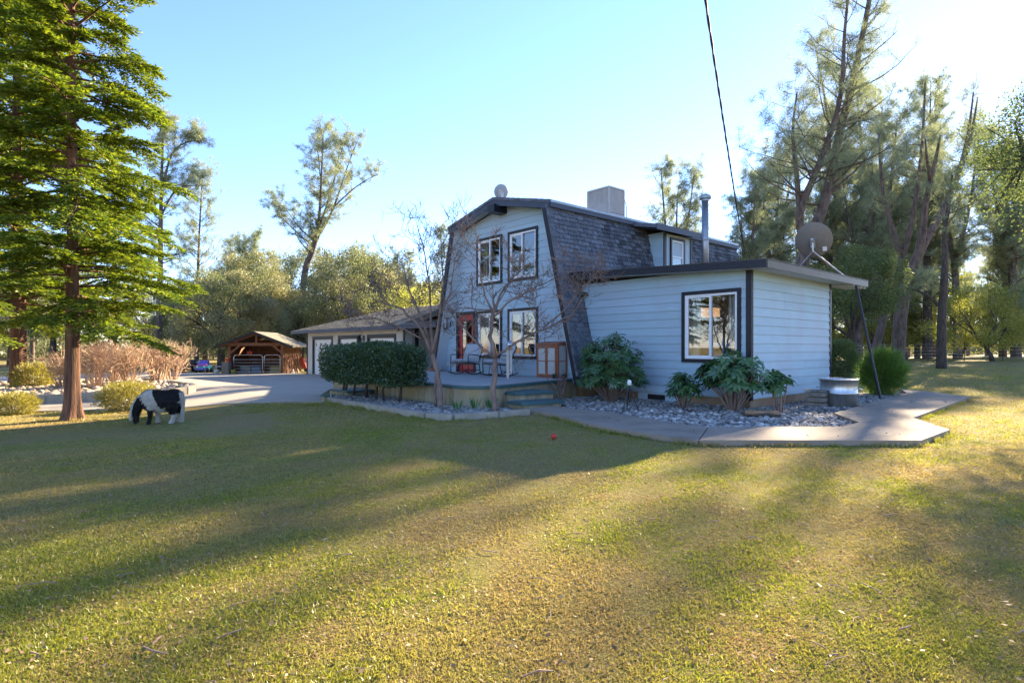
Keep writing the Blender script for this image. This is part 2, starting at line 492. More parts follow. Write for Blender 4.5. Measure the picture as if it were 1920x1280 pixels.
def stone_bed(name, poly, mat, key, smin, smax, count, parent_mat, zbase, nsingle, h=.02, rise=0.0):
    xs = [p[0] for p in poly]; ys = [p[1] for p in poly]
    P = poly if area(poly) > 0 else poly[::-1]
    b = MB(); b.add([(p[0], p[1], terr(*p) + h) for p in P], [tuple(range(len(P)))])
    bed = b.build(name, parent_mat); bed['kind'] = 'structure'
    L = stone_variants(key, mat)
    pts = []; tries = 0
    while len(pts) < count and tries < count * 40:
        tries += 1
        x = rnd.uniform(min(xs), max(xs)); y = rnd.uniform(min(ys), max(ys))
        if not inpoly(x, y, poly): continue
        s = rnd.uniform(smin, smax) * rnd.choice((.7, 1, 1, 1.15)); pts.append((x, y, s))
    pts.sort(key=lambda p: -p[2] / math.hypot(p[0] - CAM[0], p[1] - CAM[1]))
    AV = []; AF = []; off = 0
    base = [np.array([v.co[:] for v in me.vertices]) for me in L]
    FF = np.array(IF)
    for i, (x, y, s) in enumerate(pts):
        k = rnd.randrange(8); a = rnd.uniform(0, 6.28); t = rnd.uniform(-.35, .35); t2 = rnd.uniform(-.35, .35)
        z = terr(x, y) + h + s * .22 + rnd.uniform(0, .6) * s * .5 + rise
        R = Matrix.Rotation(a, 3, 'Z') @ Matrix.Rotation(t, 3, 'X') @ Matrix.Rotation(t2, 3, 'Y')
        if i < nsingle:
            o = link('stone', L[k], bed); o.location = (x, y, z); o.rotation_euler = R.to_euler(); o.scale = (s / 1,) * 3
        else:
            AV.append(base[k] @ np.array(R).T * s + np.array([x, y, z])); AF.append(FF + off); off += len(base[k])
    if AV:
        VV = np.concatenate(AV); F3 = np.concatenate(AF)
        me = bpy.data.meshes.new('small_stones'); me.vertices.add(len(VV)); me.vertices.foreach_set('co', VV.astype(np.float32).reshape(-1))
        me.loops.add(len(F3) * 3); me.loops.foreach_set('vertex_index', F3.astype(np.int32).reshape(-1))
        me.polygons.add(len(F3)); me.polygons.foreach_set('loop_start', np.arange(0, len(F3) * 3, 3, dtype=np.int32))
        me.polygons.foreach_set('use_smooth', np.ones(len(F3), bool)); me.update(calc_edges=True); me.materials.append(mat)
        o = link('small_stones', me, bed); o['kind'] = 'stuff'
    return bed
stone_bed('stone_bed', [(-4.3, -2.3), (-3.0, -2.55), (-2.62, -3.25), (-.87, -3.26), (.29, -3.56), (1.1, -3.6), (2.44, -1.94), (2.44, -1.16), (1.6, .02), (1.38, 3.17), (1.1, 6.8), (.6, 7.6), (.08, 6.5), (.08, .0), (-4.4, .0)],
          M['stone'], 'grey', .018, .044, 9500, M['soil'], 0, 260)
stone_bed('stone_bed', [(-7.6, -6.12), (-3.35, -6.12), (-2.93, -5.85), (-2.7, -5.0), (-2.6, -4.42), (-3.5, -3.95), (-3.9, -4.4), (-4.7, -4.75), (-9.3, -4.5), (-9.3, -5.55)],
          M['stone'], 'grey', .018, .044, 3600, M['soil'], 0, 30)
planter_poly = [(-16.05, -12.30), (-15.75, -11.40), (-14.60, -8.70), (-15.00, -8.00), (-15.70, -7.65), (-16.90, -7.55), (-22.30, -7.60), (-29.30, -8.10), (-29.30, -13.70), (-17.30, -15.20)]
stone_bed('planter_bed', planter_poly, M['bigstone'], 'tan', .06, .15, 2200, M['soil'], 0, 200, h=.16)

def kerb(name, pts, w, h, mat, label, seglen=1.2):
    root = thing(name, label, 'kerb')
    # resample to segments
    P = [Vector((p[0], p[1], 0)) for p in pts]
    L = []
    for a, c in zip(P[:-1], P[1:]):
        d = (c - a); n_ = max(1, round(d.length / seglen))
        for i in range(n_): L.append((a + d * (i / n_), a + d * ((i + 1) / n_)))
    for a, c in L:
        d = (c - a).normalized(); s = Vector((-d.y, d.x, 0)) * w / 2
        a2 = a + d * .003; c2 = c - d * .003
        za, zc = terr(a.x, a.y), terr(c.x, c.y)
        b = MB(); P8 = []
        for z0, z1 in ((-.08, -.08), (h, h)):
            P8 += [(*(a2 - s)[:2], za + z0), (*(c2 - s)[:2], zc + z1), (*(c2 + s)[:2], zc + z1), (*(a2 + s)[:2], za + z0)]
        b.hexa(P8).build('kerb_block', mat, root, bevel=.012)
    return root
kerb('garden_kerb', [(-7.72, -6.19), (-3.27, -6.19), (-2.8, -5.9), (-2.6, -5.0), (-2.52, -4.25)], .13, .12, M['kerb'], 'low curved concrete kerb edging the hedge and terrace bed')
kerb('planter_kerb', [(-17.30, -15.30), (-16.05, -12.30), (-15.75, -11.40), (-14.55, -8.70), (-14.90, -7.95), (-15.70, -7.55), (-16.90, -7.45), (-22.30, -7.50), (-29.30, -8.00)], .16, .27, M['kerb'], 'raised concrete kerb around the tan boulder planter by the drive')

# ------------------------------------------------------------------ house
house = thing('house', 'blue grey gambrel roofed house with a low flat roofed wing', 'house')
c = -7.87
FY = -.40
def Pf(s, z, o): return (s, FY - o, z)          # facade of the gambrel
def Pw(s, z, o): return (s, 0 - o, z)           # front wall of the wing
def Pr(s, z, o): return (0 + o, s, z)           # side wall of the wing
def box3(b, P, s0, s1, z0, z1, o0, o1):
    return b.hexa([P(s0, z0, o1), P(s1, z0, o1), P(s1, z0, o0), P(s0, z0, o0), P(s0, z1, o1), P(s1, z1, o1), P(s1, z1, o0), P(s0, z1, o0)])
def xl(z): return c - (2.12 + (5.35 - z) * .255) if z <= 5.35 else c - 2.12 * max(0, (5.83 - z)) / .48
def xr(z): return 2 * c - xl(z)
def roofR(z): return c + 2.38 + (5.44 - z) * (1.22 / 4.99)

def board(P, parent, a0, a1, b0, b1, z0, z1, zo):
    """lap board: bottom edge a0..a1 at z0, top edge b0..b1 at z1; zo = position in the course for the taper"""
    b = MB()
    o0, o1 = .025, .004
    b.hexa([P(a0, z0, o0), P(a1, z0, o0), P(a1, z0, -.01), P(a0, z0, -.01), P(b0, z1 + .012, o1), P(b1, z1 + .012, o1), P(b1, z1 + .012, -.01), P(b0, z1 + .012, -.01)])
    return b.build('siding_board', M['siding'], parent)
def courses(P, parent, lo, hi, zb, zt, openings, e=.2, maxlen=3.66):
    z = zb; k = 0
    while z < zt - .02:
        z1 = min(z + e, zt)
        segs = [(lo(z), lo(z1), hi(z), hi(z1), z, z1)]
        for (a, b_, c0, d0) in openings:
            if d0 <= z + .004 or c0 >= z1 - .004: continue
            new = []
            for (l0, l1, r0, r1, q0, q1) in segs:
                if b_ <= l0 or a >= r0: new.append((l0, l1, r0, r1, q0, q1)); continue
                if a > l0: new.append((l0, l1, a, a, q0, q1))
                if b_ < r0: new.append((b_, b_, r0, r1, q0, q1))
                if c0 > q0 + .012: new.append((max(a, l0), max(a, l0), min(b_, r0), min(b_, r0), q0, c0))
                if d0 < q1 - .012: new.append((max(a, l0), max(a, l0), min(b_, r0), min(b_, r0), d0, q1))
            segs = new
        for (l0, l1, r0, r1, q0, q1) in segs:
            if r0 - l0 < .03: continue
            if r0 - l0 > maxlen:
                m = l0 + (r0 - l0) * (.35 + .3 * rnd.random()) if r0 - l0 < 1.9 * maxlen else l0 + maxlen * (.6 + .4 * rnd.random())
                board(P, parent, l0, m - .0015, l1, m - .0015, q0, q1, 0); board(P, parent, m + .0015, r0, m + .0015, r1, q0, q1, 0)
            else: board(P, parent, l0, r0, l1, r1, q0, q1, 0)
        z = z1; k += 1
def backing(name, P, lo_x, hi_x, zb, top, openings, brk, parent, mat):
    xs = sorted(set([lo_x, hi_x] + [v for o in openings for v in o[:2]] + brk))
    b = MB()
    for s0, s1 in zip(xs[:-1], xs[1:]):
        if s1 - s0 < 1e-4: continue
        mid = (s0 + s1) / 2
        zs = [(zb, zb)]
        for o in sorted([o for o in openings if o[0] <= mid <= o[1]], key=lambda o: o[2]): zs += [(o[2], o[2]), (o[3], o[3])]
        zs.append((top(s0), top(s1)))
        for q in range(0, len(zs), 2):
            (l0, l1), (h0, h1) = zs[q], zs[q + 1]
            if max(h0 - l0, h1 - l1) < .005: continue
            b.hexa([P(s0, l0, -.012), P(s1, l1, -.012), P(s1, l1, -.12), P(s0, l0, -.12), P(s0, h0, -.012), P(s1, h1, -.012), P(s1, h1, -.12), P(s0, h0, -.12)])
    return b.build(name, mat, parent)
def ftop(x):
    d = abs(x - c)
    return 5.83 - d * .48 / 2.12 if d <= 2.12 else max(.3, 5.35 - (d - 2.12) / .255)
TW = .085
fac_wins = [(-9.25, -7.92, 3.40, 4.96), (-7.63, -6.27, 3.40, 4.96), (-9.26, -7.93, 1.01, 2.56), (-7.64, -6.27, 1.01, 2.56)]
door_r = (-10.42, -9.33, .5, 2.58)
def opn(r, i=.05): return (r[0] + i, r[1] - i, r[2] + i, r[3] - i)
fo = [opn(r) for r in fac_wins] + [(door_r[0] + .05, door_r[1] - .05, .5, door_r[3] - .05)]
wall_main = backing('wall', Pf, xl(.5), xr(.5), .3, ftop, fo, [c - 2.12, c, c + 2.12], house, M['siding'])
courses(Pf, wall_main, xl, xr, .5, 5.80, fo)
wing_win = (-1.69, -.21, 1.01, 2.68)
wo_ = [opn(wing_win)]
wall_wing = backing('wall', Pw, roofR(.2) - .02, 0, .22, lambda x: 3.10, wo_, [], house, M['siding'])
courses(Pw, wall_wing, lambda z: roofR(z) + .01, lambda z: -.075, .25, 3.12, wo_)
wall_side = backing('wall', Pr, .12, 4.39, .22, lambda x: 3.10, [], [], house, M['siding'])
courses(Pr, wall_side, lambda z: .045, lambda z: 4.33, .25, 3.12, [])
# corner boards
for bx in ((-.075, .0, -.032, .0), ):
    b = MB(); b.box(-.10, .028, -.034, .0, .2, 3.1); b.box(.0, .034, .0, .045, .2, 3.1); b.build('corner_board', M['trim'], house)
b = MB(); b.box(.0, .034, 4.33, 4.42, .2, 3.1); b.build('corner_board', M['trim'], house)
# closing walls and floors
b = MB(); b.box(-5.2, -.06, 4.27, 4.39, .2, 3.1); b.xz([(c - 3.3, .1), (c + 3.3, .1), (c + 2.15, 5.35), (c, 5.85), (c - 2.15, 5.35)], 9.45, 9.55); b.build('rear_wall', M['siding'], house)
b = MB(); b.box(-5.0, -.12, 1.9, 1.95, .2, 3.05); b.box(-5.0, -4.95, .12, 1.9, .2, 3.05); b.box(-5, -.12, .12, 1.95, .2, .27); b.box(-5, -.12, .12, 1.95, 2.98, 3.03); b.build('inner_wall', M['interior'], house)
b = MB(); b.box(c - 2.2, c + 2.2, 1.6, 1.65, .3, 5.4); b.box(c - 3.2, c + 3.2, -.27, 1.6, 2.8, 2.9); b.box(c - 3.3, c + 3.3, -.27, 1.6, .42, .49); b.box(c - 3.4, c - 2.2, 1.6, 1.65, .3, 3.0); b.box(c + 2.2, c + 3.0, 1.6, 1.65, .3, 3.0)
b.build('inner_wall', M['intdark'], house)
b = MB(); b.box(-4.35, -.03, .03, .2, -.1, .235); b.box(-.2, -.03, .2, 4.39, -.1, .235); b.build('foundation', M['foundation'], house)
b = MB(); b.box(c - 3.4, c + 3.3, -.36, 9.4, -.1, .46); b.build('foundation', M['foundation'], house)
vent = MB(); vent.box(-2.98, -1.78, -.012, .03, -.02, .228); v1 = vent.build('vent_panel', M['siding'], house)
b = MB()
for i in range(6): b.bar((-2.66, -.030, .075 + i * .019), (-2.19, -.030, .075 + i * .019), .012, .006)
b.box(-2.68, -2.17, -.018, -.013, .06, .19)
b.build('vent_grille', M['black'], v1)

def window(P, r, parent, tmat, stile=.5, curtains=None, single_hung=False):
    s0, s1, z0, z1 = r
    b = MB(); t = TW
    box3(b, P, s0, s0 + t, z0, z1, .0, .052); box3(b, P, s1 - t, s1, z0, z1, .0, .052)
    box3(b, P, s0 + t, s1 - t, z0, z0 + t, .0, .050); box3(b, P, s0 + t, s1 - t, z1 - t, z1, .0, .050)
    w = b.build('window', tmat, parent); w['label'] = 'window surround'
    a0, a1, c0, c1 = s0 + t, s1 - t, z0 + t, z1 - t; f = .05
    b = MB()
    box3(b, P, a0, a0 + f, c0, c1, -.05, .036); box3(b, P, a1 - f, a1, c0, c1, -.05, .036)
    box3(b, P, a0 + f, a1 - f, c0, c0 + f, -.05, .034); box3(b, P, a0 + f, a1 - f, c1 - f, c1, -.05, .034)
    m = a0 + (a1 - a0) * stile
    if single_hung:
        mz = (c0 + c1) / 2; box3(b, P, a0 + f, a1 - f, mz - .025, mz + .025, -.03, .03)
    else: box3(b, P, m - .027, m + .027, c0 + f, c1 - f, -.04, .030)
    # the sliding sash on the left half stands a little proud with its own rails
    if not single_hung:
        box3(b, P, a0 + f, a0 + f + .035, c0 + f, c1 - f, -.02, .022); box3(b, P, a0 + f + .035, m - .027, c0 + f, c0 + f + .03, -.02, .020); box3(b, P, a0 + f + .035, m - .027, c1 - f - .03, c1 - f, -.02, .020)
    b.build('window_frame', M['white'], w)
    if single_hung: panes = [(a0 + f, a1 - f, c0 + f, (c0 + c1) / 2 - .02), (a0 + f, a1 - f, (c0 + c1) / 2 + .02, c1 - f)]
    else: panes = [(a0 + f, m - .02, c0 + f, c1 - f), (m + .02, a1 - f, c0 + f, c1 - f)]
    for i, (p0, p1, q0, q1) in enumerate(panes):
        b = MB(); o = .004 if i == 0 else -.012
        b.add([P(p0, q0, o), P(p1, q0, o), P(p1, q1, o), P(p0, q1, o)], [(0, 1, 2, 3)]); b.build('pane', M['glass'], w)
    for (k0, k1) in (curtains or []):
        VV = []; n_ = 40
        for i in range(n_ + 1):
            s = k0 + (k1 - k0) * i / n_
            for zz in (c0 - .05, c1): VV.append(P(s + .01 * math.sin(i * 1.7) * (1 if zz == c1 else 1.8), zz, -.17 + .03 * math.sin(i * 1.15)))
        link('curtain', newmesh('curtain', VV, [(2 * i, 2 * i + 2, 2 * i + 3, 2 * i + 1) for i in range(n_)], M['curtain'], True), w)
    return w
window(Pf, fac_wins[0], house, M['trim'], .52, [(-9.2, -8.85)])
window(Pf, fac_wins[1], house, M['trim'], .47)
window(Pf, fac_wins[2], house, M['trim'], .52, [(-9.2, -8.6)])
window(Pf, fac_wins[3], house, M['trim'], .47, [(-7.6, -7.05)])
ww = window(Pw, wing_win, house, M['trim'], .5, [(-1.62, -1.30), (-.62, -.28)])
# door
b = MB(); s0, s1, z0, z1 = door_r
box3(b, Pf, s0, s0 + .1, z0, z1, 0, .05); box3(b, Pf, s1 - .1, s1, z0, z1, 0, .05); box3(b, Pf, s0 + .1, s1 - .1, z1 - .1, z1, 0, .048)
dt = b.build('door_frame', M['trim'], house)
b = MB(); a0, a1 = s0 + .1, s1 - .1; zb_, zt_ = z0 + .02, z1 - .1
box3(b, Pf, a0, a0 + .17, zb_, zt_, -.06, -.02); box3(b, Pf, a1 - .17, a1, zb_, zt_, -.06, -.02)
box3(b, Pf, a0 + .17, a1 - .17, zb_, zb_ + .3, -.06, -.02); box3(b, Pf, a0 + .17, a1 - .17, zt_ - .2, zt_, -.06, -.02)
dd = b.build('door', M['red'], house, bevel=.004)
b = MB(); b.add([Pf(a0 + .17, zb_ + .3, -.04), Pf(a1 - .17, zb_ + .3, -.04), Pf(a1 - .17, zt_ - .2, -.04), Pf(a0 + .17, zt_ - .2, -.04)], [(0, 1, 2, 3)]); b.build('pane', M['glass'], dd)
b = MB(); b.tube([Pf(a1 - .08, 1.5, .0), Pf(a1 - .08, 1.5, .05)], .02, 10); b.tube([Pf(a1 - .08, 1.5, .05), Pf(a1 - .2, 1.5, .05)], .011, 8); b.build('door_handle', M['steel'], dd)
# wall lantern beside the door
q = Pf(-10.83, 2.10, 0); k_ = 1.5
b = MB(); b.box(-.05, .05, -.03, 0, .0, .26); b.bar((0, -.03, .22), (0, -.14, .27), .018); b.lathe([(.10, .19), (.03, .27), (.0, .30)], 8, (0, -.14, 0)); b.lathe([(.0, -.09), (.05, -.07), (.06, -.04)], 8, (0, -.14, 0))
for m_ in range(6):
    a = m_ * math.pi / 3; b.bar((.055 * math.cos(a), -.14 + .055 * math.sin(a), -.05), (.09 * math.cos(a), -.14 + .09 * math.sin(a), .19), .012)
b.V = [(q[0] + v[0] * k_, q[1] + v[1] * k_ - .02, q[2] + v[2] * k_) for v in b.V]
ln = b.build('wall_lantern', M['black'], house)
b = MB(); b.lathe([(.05, -.04), (.083, .185)], 12, (0, -.14, 0)); b.V = [(q[0] + v[0] * k_, q[1] + v[1] * k_ - .02, q[2] + v[2] * k_) for v in b.V]; b.build('lantern_glass', M['poly'], ln)

# gambrel roof
Y0, Y1 = -.80, 9.8
def mir(poly): return [(2 * c - x, z) for x, z in reversed(poly)]
upR = [(c, 6.03), (c + 2.46, 5.485), (c + 2.46, 5.37), (c, 5.90)]
loR = [(c + 2.36, 5.42), (roofR(.35), .35), (roofR(.35) - .24, .35), (c + 2.12, 5.42)]
b = MB()
for pl in (upR, mir(upR), loR, mir(loR)): b.xz(pl, Y0, Y1)
roof = b.build('roof', M['shingle'], house)
# soffits under the front overhang, painted
b = MB(); b.xz([(c, 5.895), (c + 2.3, 5.39), (c + 2.3, 5.375), (c, 5.88)], Y0 + .01, FY); b.xz(mir([(c, 5.895), (c + 2.3, 5.39), (c + 2.3, 5.375), (c, 5.88)]), Y0 + .01, FY)
b.xz([(c + 2.12, 5.38), (roofR(.36) - .24, .36), (roofR(.36) - .255, .36), (c + 2.105, 5.38)], Y0 + .01, FY)
b.xz(mir([(c + 2.12, 5.38), (roofR(.36) - .24, .36), (roofR(.36) - .255, .36), (c + 2.105, 5.38)]), Y0 + .01, FY)
b.build('soffit', M['soffit'], roof)
# rake boards
b = MB(); ru = [(c, 6.0), (c + 2.47, 5.45), (c + 2.47, 5.25), (c, 5.79)]; rl = [(c + 2.385, 5.27), (roofR(.35) + .01, .35), (roofR(.35) - .20, .35), (c + 2.17, 5.30)]
for pl in (ru, mir(ru)): b.xz(pl, Y0 - .032, Y0 - .001)
b.build('rake_board', M['fascia'], roof)
for pl in (rl, mir(rl)):
    b = MB(); b.xz(pl, Y0 - .030, Y0 - .001); b.build('rake_board', M['trim'], roof)
b = MB(); b.box(c - .17, c + .17, Y0 - .14, FY + .05, 5.56, 5.80); b.build('ridge_beam', M['trim'], roof)
# eave fascia of the upper slope and flashing
for sg in (1, -1):
    b = MB(); x = c + sg * 2.475; b.box(min(x, x + sg * .025), max(x, x + sg * .025), Y0, Y1, 5.30, 5.47); b.build('eave_fascia', M['fascia'], roof)
    b = MB(); x = c + sg * 2.505; b.box(min(x, x + sg * .006), max(x, x + sg * .006), Y0, Y1, 5.43, 5.50); b.build('drip_edge', M['flash'], roof)
# cap shingles along the front rakes
capm = {}
for i in range(10):
    for sg in (1, -1):
        t0 = i * .25; xa = c + sg * t0; za = 6.035 - (t0) * .545 / 2.46; xb = c + sg * min(t0 + .245, 2.49); zb2 = 6.035 - (t0 + .245) * .545 / 2.46
        b = MB(); Ya, Yb = Y0 - .055, Y0 + .16; e = .03
        b.hexa([(xa, Ya, za - .075), (xb, Ya, zb2 - .075 + .012), (xb, Yb, zb2 - .02), (xa, Yb, za - .02), (xa, Ya, za + .012), (xb, Ya, zb2 + .022), (xb, Yb, zb2 + .022), (xa, Yb, za + .012)])
        b.build('cap_shingle', M['shingle'], roof)
# tabs on the steep slope facing the wing
sl = Vector((1.22, 0, -4.99)).normalized(); nrm = Vector((4.99, 0, 1.22)).normalized()
tabs = []
def tab_geo(w, L=.175):
    b = MB()
    P8 = [(-w / 2, 0, .004), (w / 2, 0, .004), (w / 2, L, .014), (-w / 2, L, .014), (-w / 2, 0, .011), (w / 2, 0, .011), (w / 2, L, .040), (-w / 2, L, .040)]
    return b.hexa(P8)
tabw = [.15, .19, .22, .25, .28]
tabmesh = [newmesh('shingle_tab', tab_geo(w).V, tab_geo(w).F, M['shingle']) for w in tabw]
top = Vector((c + 2.36, 0, 5.42)); L = 5.12; row = 0
while row * .137 < L - .15:
    t = row * .137; zz = top.z + sl.z * t
    y = Y0 - .02 + rnd.uniform(0, .2) * 0
    while y < Y1 - .1:
        k = rnd.randrange(5); w = tabw[k]
        if zz > 2.95 or y < .12:
            if not (3.75 < y + w / 2 < 5.5 and zz < 5.2):
                p = top + sl * (t + rnd.choice((0, 0, .006, .014))); tabs.append((p.x, y + w / 2, p.z, k))
        y += w + .014
    row += 1
Rt = Matrix(((0, sl.x, nrm.x), (-1, sl.y, nrm.y), (0, sl.z, nrm.z)))     # columns: local x -> +y, local y -> down slope, local z -> normal
tabs.sort(key=lambda q: (q[0] - CAM[0]) ** 2 + (q[1] - CAM[1]) ** 2 + (q[2] - CAM[2]) ** 2)
rest = MB()
for i, (x, y, z, k) in enumerate(tabs):
    if i < 290:
        o = link('shingle_tab', tabmesh[k], roof); o.location = (x, y, z); o.rotation_euler = Rt.to_euler()
    else:
        g = tab_geo(tabw[k]); rest.add([tuple(Rt @ Vector(v) + Vector((x, y, z))) for v in g.V], g.F)
o = rest.build('shingle_courses', M['shingle'], roof); o['kind'] = 'stuff'
# rake edge caps of the steep slope
for i in range(26):
    t = .02 + i * .19; p = top + sl * t; q_ = top + sl * (t + .2)
    b = MB(); b.hexa([tuple(p + Vector((.0, Y0 - .045, 0)) + nrm * .028), tuple(q_ + Vector((.0, Y0 - .045, 0)) + nrm * .040), tuple(q_ + Vector((0, Y0 + .14, 0)) + nrm * .040), tuple(p + Vector((0, Y0 + .14, 0)) + nrm * .028),
                      tuple(p + Vector((-.06, Y0 - .045, 0)) + nrm * .02), tuple(q_ + Vector((-.06, Y0 - .045, 0)) + nrm * .02), tuple(q_ + Vector((0, Y0 + .14, 0)) + nrm * .024), tuple(p + Vector((0, Y0 + .14, 0)) + nrm * .015)])
    b.build('cap_shingle', M['shingle'], roof)
# dormer on the steep slope
dx = -4.80
b = MB(); b.hexa([(-5.5, 3.82, 3.2), (dx, 3.82, 3.2), (dx, 5.42, 3.2), (-5.5, 5.42, 3.2), (-5.5, 3.82, 5.12), (dx, 3.82, 5.08), (dx, 5.42, 5.08), (-5.5, 5.42, 5.12)])
dor = b.build('dormer', M['siding'], house)
for i in range(9):
    z = 3.3 + i * .2
    for yy in (3.82,):
        b = MB(); b.hexa([(roofR(z) - .1, 3.80, z), (dx, 3.80, z), (dx, 3.825, z), (roofR(z) - .1, 3.825, z), (roofR(z + .2) - .1, 3.812, z + .21), (dx, 3.812, z + .21), (dx, 3.825, z + .21), (roofR(z + .2) - .1, 3.825, z + .21)]); b.build('siding_board', M['siding'], dor)
b = MB(); b.box(dx - .01, dx + .03, 3.79, 3.92, 3.2, 5.06); b.build('corner_board', M['trim'], dor)
b = MB(); b.box(dx - .01, dx + .03, 5.34, 5.45, 3.2, 5.06); b.build('corner_board', M['trim'], dor)
window(lambda s, z, o: (dx + o, s, z), (4.14, 4.98, 3.72, 4.98), dor, M['trim'], single_hung=True)
b = MB(); b.hexa([(-5.6, 3.0, 5.32), (-4.52, 3.0, 5.10), (-4.52, 5.75, 5.10), (-5.6, 5.75, 5.32), (-5.6, 3.0, 5.44), (-4.52, 3.0, 5.22), (-4.52, 5.75, 5.22), (-5.6, 5.75, 5.44)]); dr = b.build('dormer_roof', M['shingle'], dor)
b = MB(); b.box(-4.515, -4.49, 2.98, 5.77, 5.05, 5.235); b.build('eave_fascia', M['fascia'], dor)

# wing roof
def wz(x): return 3.35 - .048 * (x + 3.43)
b = MB(); b.hexa([(-5.0, -.42, wz(-5) - .14), (.52, -.42, wz(.52) - .14), (.52, 5.5, wz(.52) - .14), (-5.0, 5.5, wz(-5) - .14), (-5.0, -.42, wz(-5)), (.52, -.42, wz(.52)), (.52, 5.5, wz(.52)), (-5.0, 5.5, wz(-5))])
wroof = b.build('wing_roof', M['soffit'], house)
b = MB(); b.hexa([(-5.0, -.46, wz(-5) - .15), (.55, -.46, wz(.55) - .15), (.55, -.425, wz(.55) - .15), (-5.0, -.425, wz(-5) - .15), (-5.0, -.46, wz(-5) + .012), (.55, -.46, wz(.55) + .012), (.55, -.425, wz(.55) + .012), (-5.0, -.425, wz(-5) + .012)])
b.build('fascia_board', M['trim'], wroof)
b = MB(); b.box(.525, .56, -.42, 5.53, wz(.55) - .15, wz(.55) + .008); b.build('fascia_board', M['brownfascia'], wroof)
b = MB(); b.hexa([(-4.95, -.44, wz(-4.95) + .004), (.57, -.44, wz(.57) + .016), (.57, 5.54, wz(.57) + .016), (-4.95, 5.54, wz(-4.95) + .004), (-4.95, -.44, wz(-4.95) + .02), (.57, -.44, wz(.57) + .03), (.57, 5.54, wz(.57) + .03), (-4.95, 5.54, wz(-4.95) + .02)])
b.build('roofing_sheet', M['brownfascia'], wroof)
b = MB()
for i in range(4): b.box(.0, .50, 4.6 + i * .28, 4.68 + i * .28, wz(.3) - .2, wz(.3) - .145)
b.build('rafter_tails', M['soffit'], wroof)
b = MB(); b.tube([(.50, 4.8, 3.0), (1.08, 4.79, 0.0)], .034, 10); b.build('leaning_post', M['trim'], house)
# flue
b = MB(); b.tube([(-3.0, 3.25, 3.2), (-3.0, 3.25, 5.66)], .10, 20); b.tube([(-3, 3.25, 4.50), (-3, 3.25, 4.53)], .108, 20); fl = b.build('flue_pipe', M['chrome'], house, True)
b = MB(); b.lathe([(.11, 5.66), (.11, 5.72), (.17, 5.73), (.17, 5.80), (.12, 5.84), (0, 5.85)], 20, (-3, 3.25, 0)); b.build('flue_cap', M['chrome'], fl)
# ------------------------------------------------------------------ terrace
deck_poly = [(-11.6, -.38), (-11.9, -4.35), (-9, -4.40), (-5.3, -4.58), (-4.7, -4.62), (-4.29, -4.55), (-4.0, -4.25), (-3.92, -3.85), (-4.02, -3.4), (-4.35, -2.2), (-4.62, -.9), (-4.68, -.38)]
terrace = thing('terrace', 'raised concrete terrace with teal edge in front of the gambrel facade', 'terrace')
def inset(poly, d):
    A = area(poly); P = poly if A > 0 else poly[::-1]; n = len(P); R = []
    for i in range(n):
        a, p, q = Vector(P[i - 1]), Vector(P[i]), Vector(P[(i + 1) % n])
        e1 = (p - a).normalized(); e2 = (q - p).normalized()
        n1 = Vector((-e1.y, e1.x)); n2 = Vector((-e2.y, e2.x)); m = (n1 + n2); m = m / max(m.dot(n1), .3)
        R.append(tuple(p + m * d))
    return R
b = MB(); b.prism(inset(deck_poly, .05), -.1, .435); b.build('terrace_wall', M['deckwall'], terrace)
b = MB(); b.prism(inset(deck_poly, 0), .435, .50); b.build('terrace_edge', M['teal'], terrace, bevel=.012)
pav = inset(deck_poly, .10)
tb = MB(); tb.prism(pav, .5, .503); tiles = tb.build('terrace_paving', M['soil'], terrace)
xs_ = -12.0
def tile_obj(poly):
    cx = sum(p[0] for p in poly) / len(poly); cy = sum(p[1] for p in poly) / len(poly)
    P = [(p[0] + (cx - p[0]) * .004 / max(.05, math.hypot(p[0] - cx, p[1] - cy)), p[1] + (cy - p[1]) * .004 / max(.05, math.hypot(p[0] - cx, p[1] - cy))) for p in poly]
    if area(P) < 0: P = P[::-1]
    b = MB(); b.prism(P, .503, .512); b.build('paving_tile', M['decktop'], tiles)
x = -12.0
while x < -3.8:
    y = -4.8
    while y < -.3:
        q = clip_rect(pav, x, x + .62, y, y + .62)
        if len(q) > 2 and abs(area(q)) > .02: tile_obj(q)
        y += .62
    x += .62
# steps towards the walk
def step(poly, z, label):
    s_ = thing('garden_step', label, 'step')
    b = MB(); b.prism(inset(poly, .06), -.05, z - .065); b.build('riser', M['deckwall'], s_)
    b = MB(); b.prism(inset(poly, 0), z - .065, z); b.build('tread', M['teal'], s_, bevel=.012)
step([(-4.15, -3.62), (-3.68, -3.62), (-3.55, -3.40), (-3.45, -2.5), (-4.25, -2.45)], .345, 'upper teal step against the raised terrace')
step([(-3.62, -3.92), (-3.05, -3.96), (-2.92, -3.75), (-2.85, -2.85), (-3.44, -2.78)], .185, 'lower teal step at the end of the concrete walk')
step([(-9.9, -5.25), (-8.75, -5.25), (-8.75, -4.5), (-9.9, -4.5)], .17, 'teal step beside the drive behind the hedge stems')
b = MB(); b.box(-7.98, -7.78, -6.30, -6.10, -.02, .13); po = b.build('kerb_post', M['deckwall']); tag(po, 'short teal capped block at the end of the garden kerb', 'block')
b = MB(); b.box(-8.0, -7.76, -6.32, -6.08, .13, .18); b.build('cap', M['teal'], po)
b = MB(); b.tube([(-7.72, -6.16, 0), (-7.72, -6.16, .26)], .012, 8); b.tube([(-7.72, -6.16, .24), (-7.66, -6.16, .24)], .014, 8); b.box(-7.76, -7.68, -6.18, -6.14, .25, .27); o = b.build('garden_tap', M['steel']); tag(o, 'small metal garden tap by the teal capped block', 'tap')

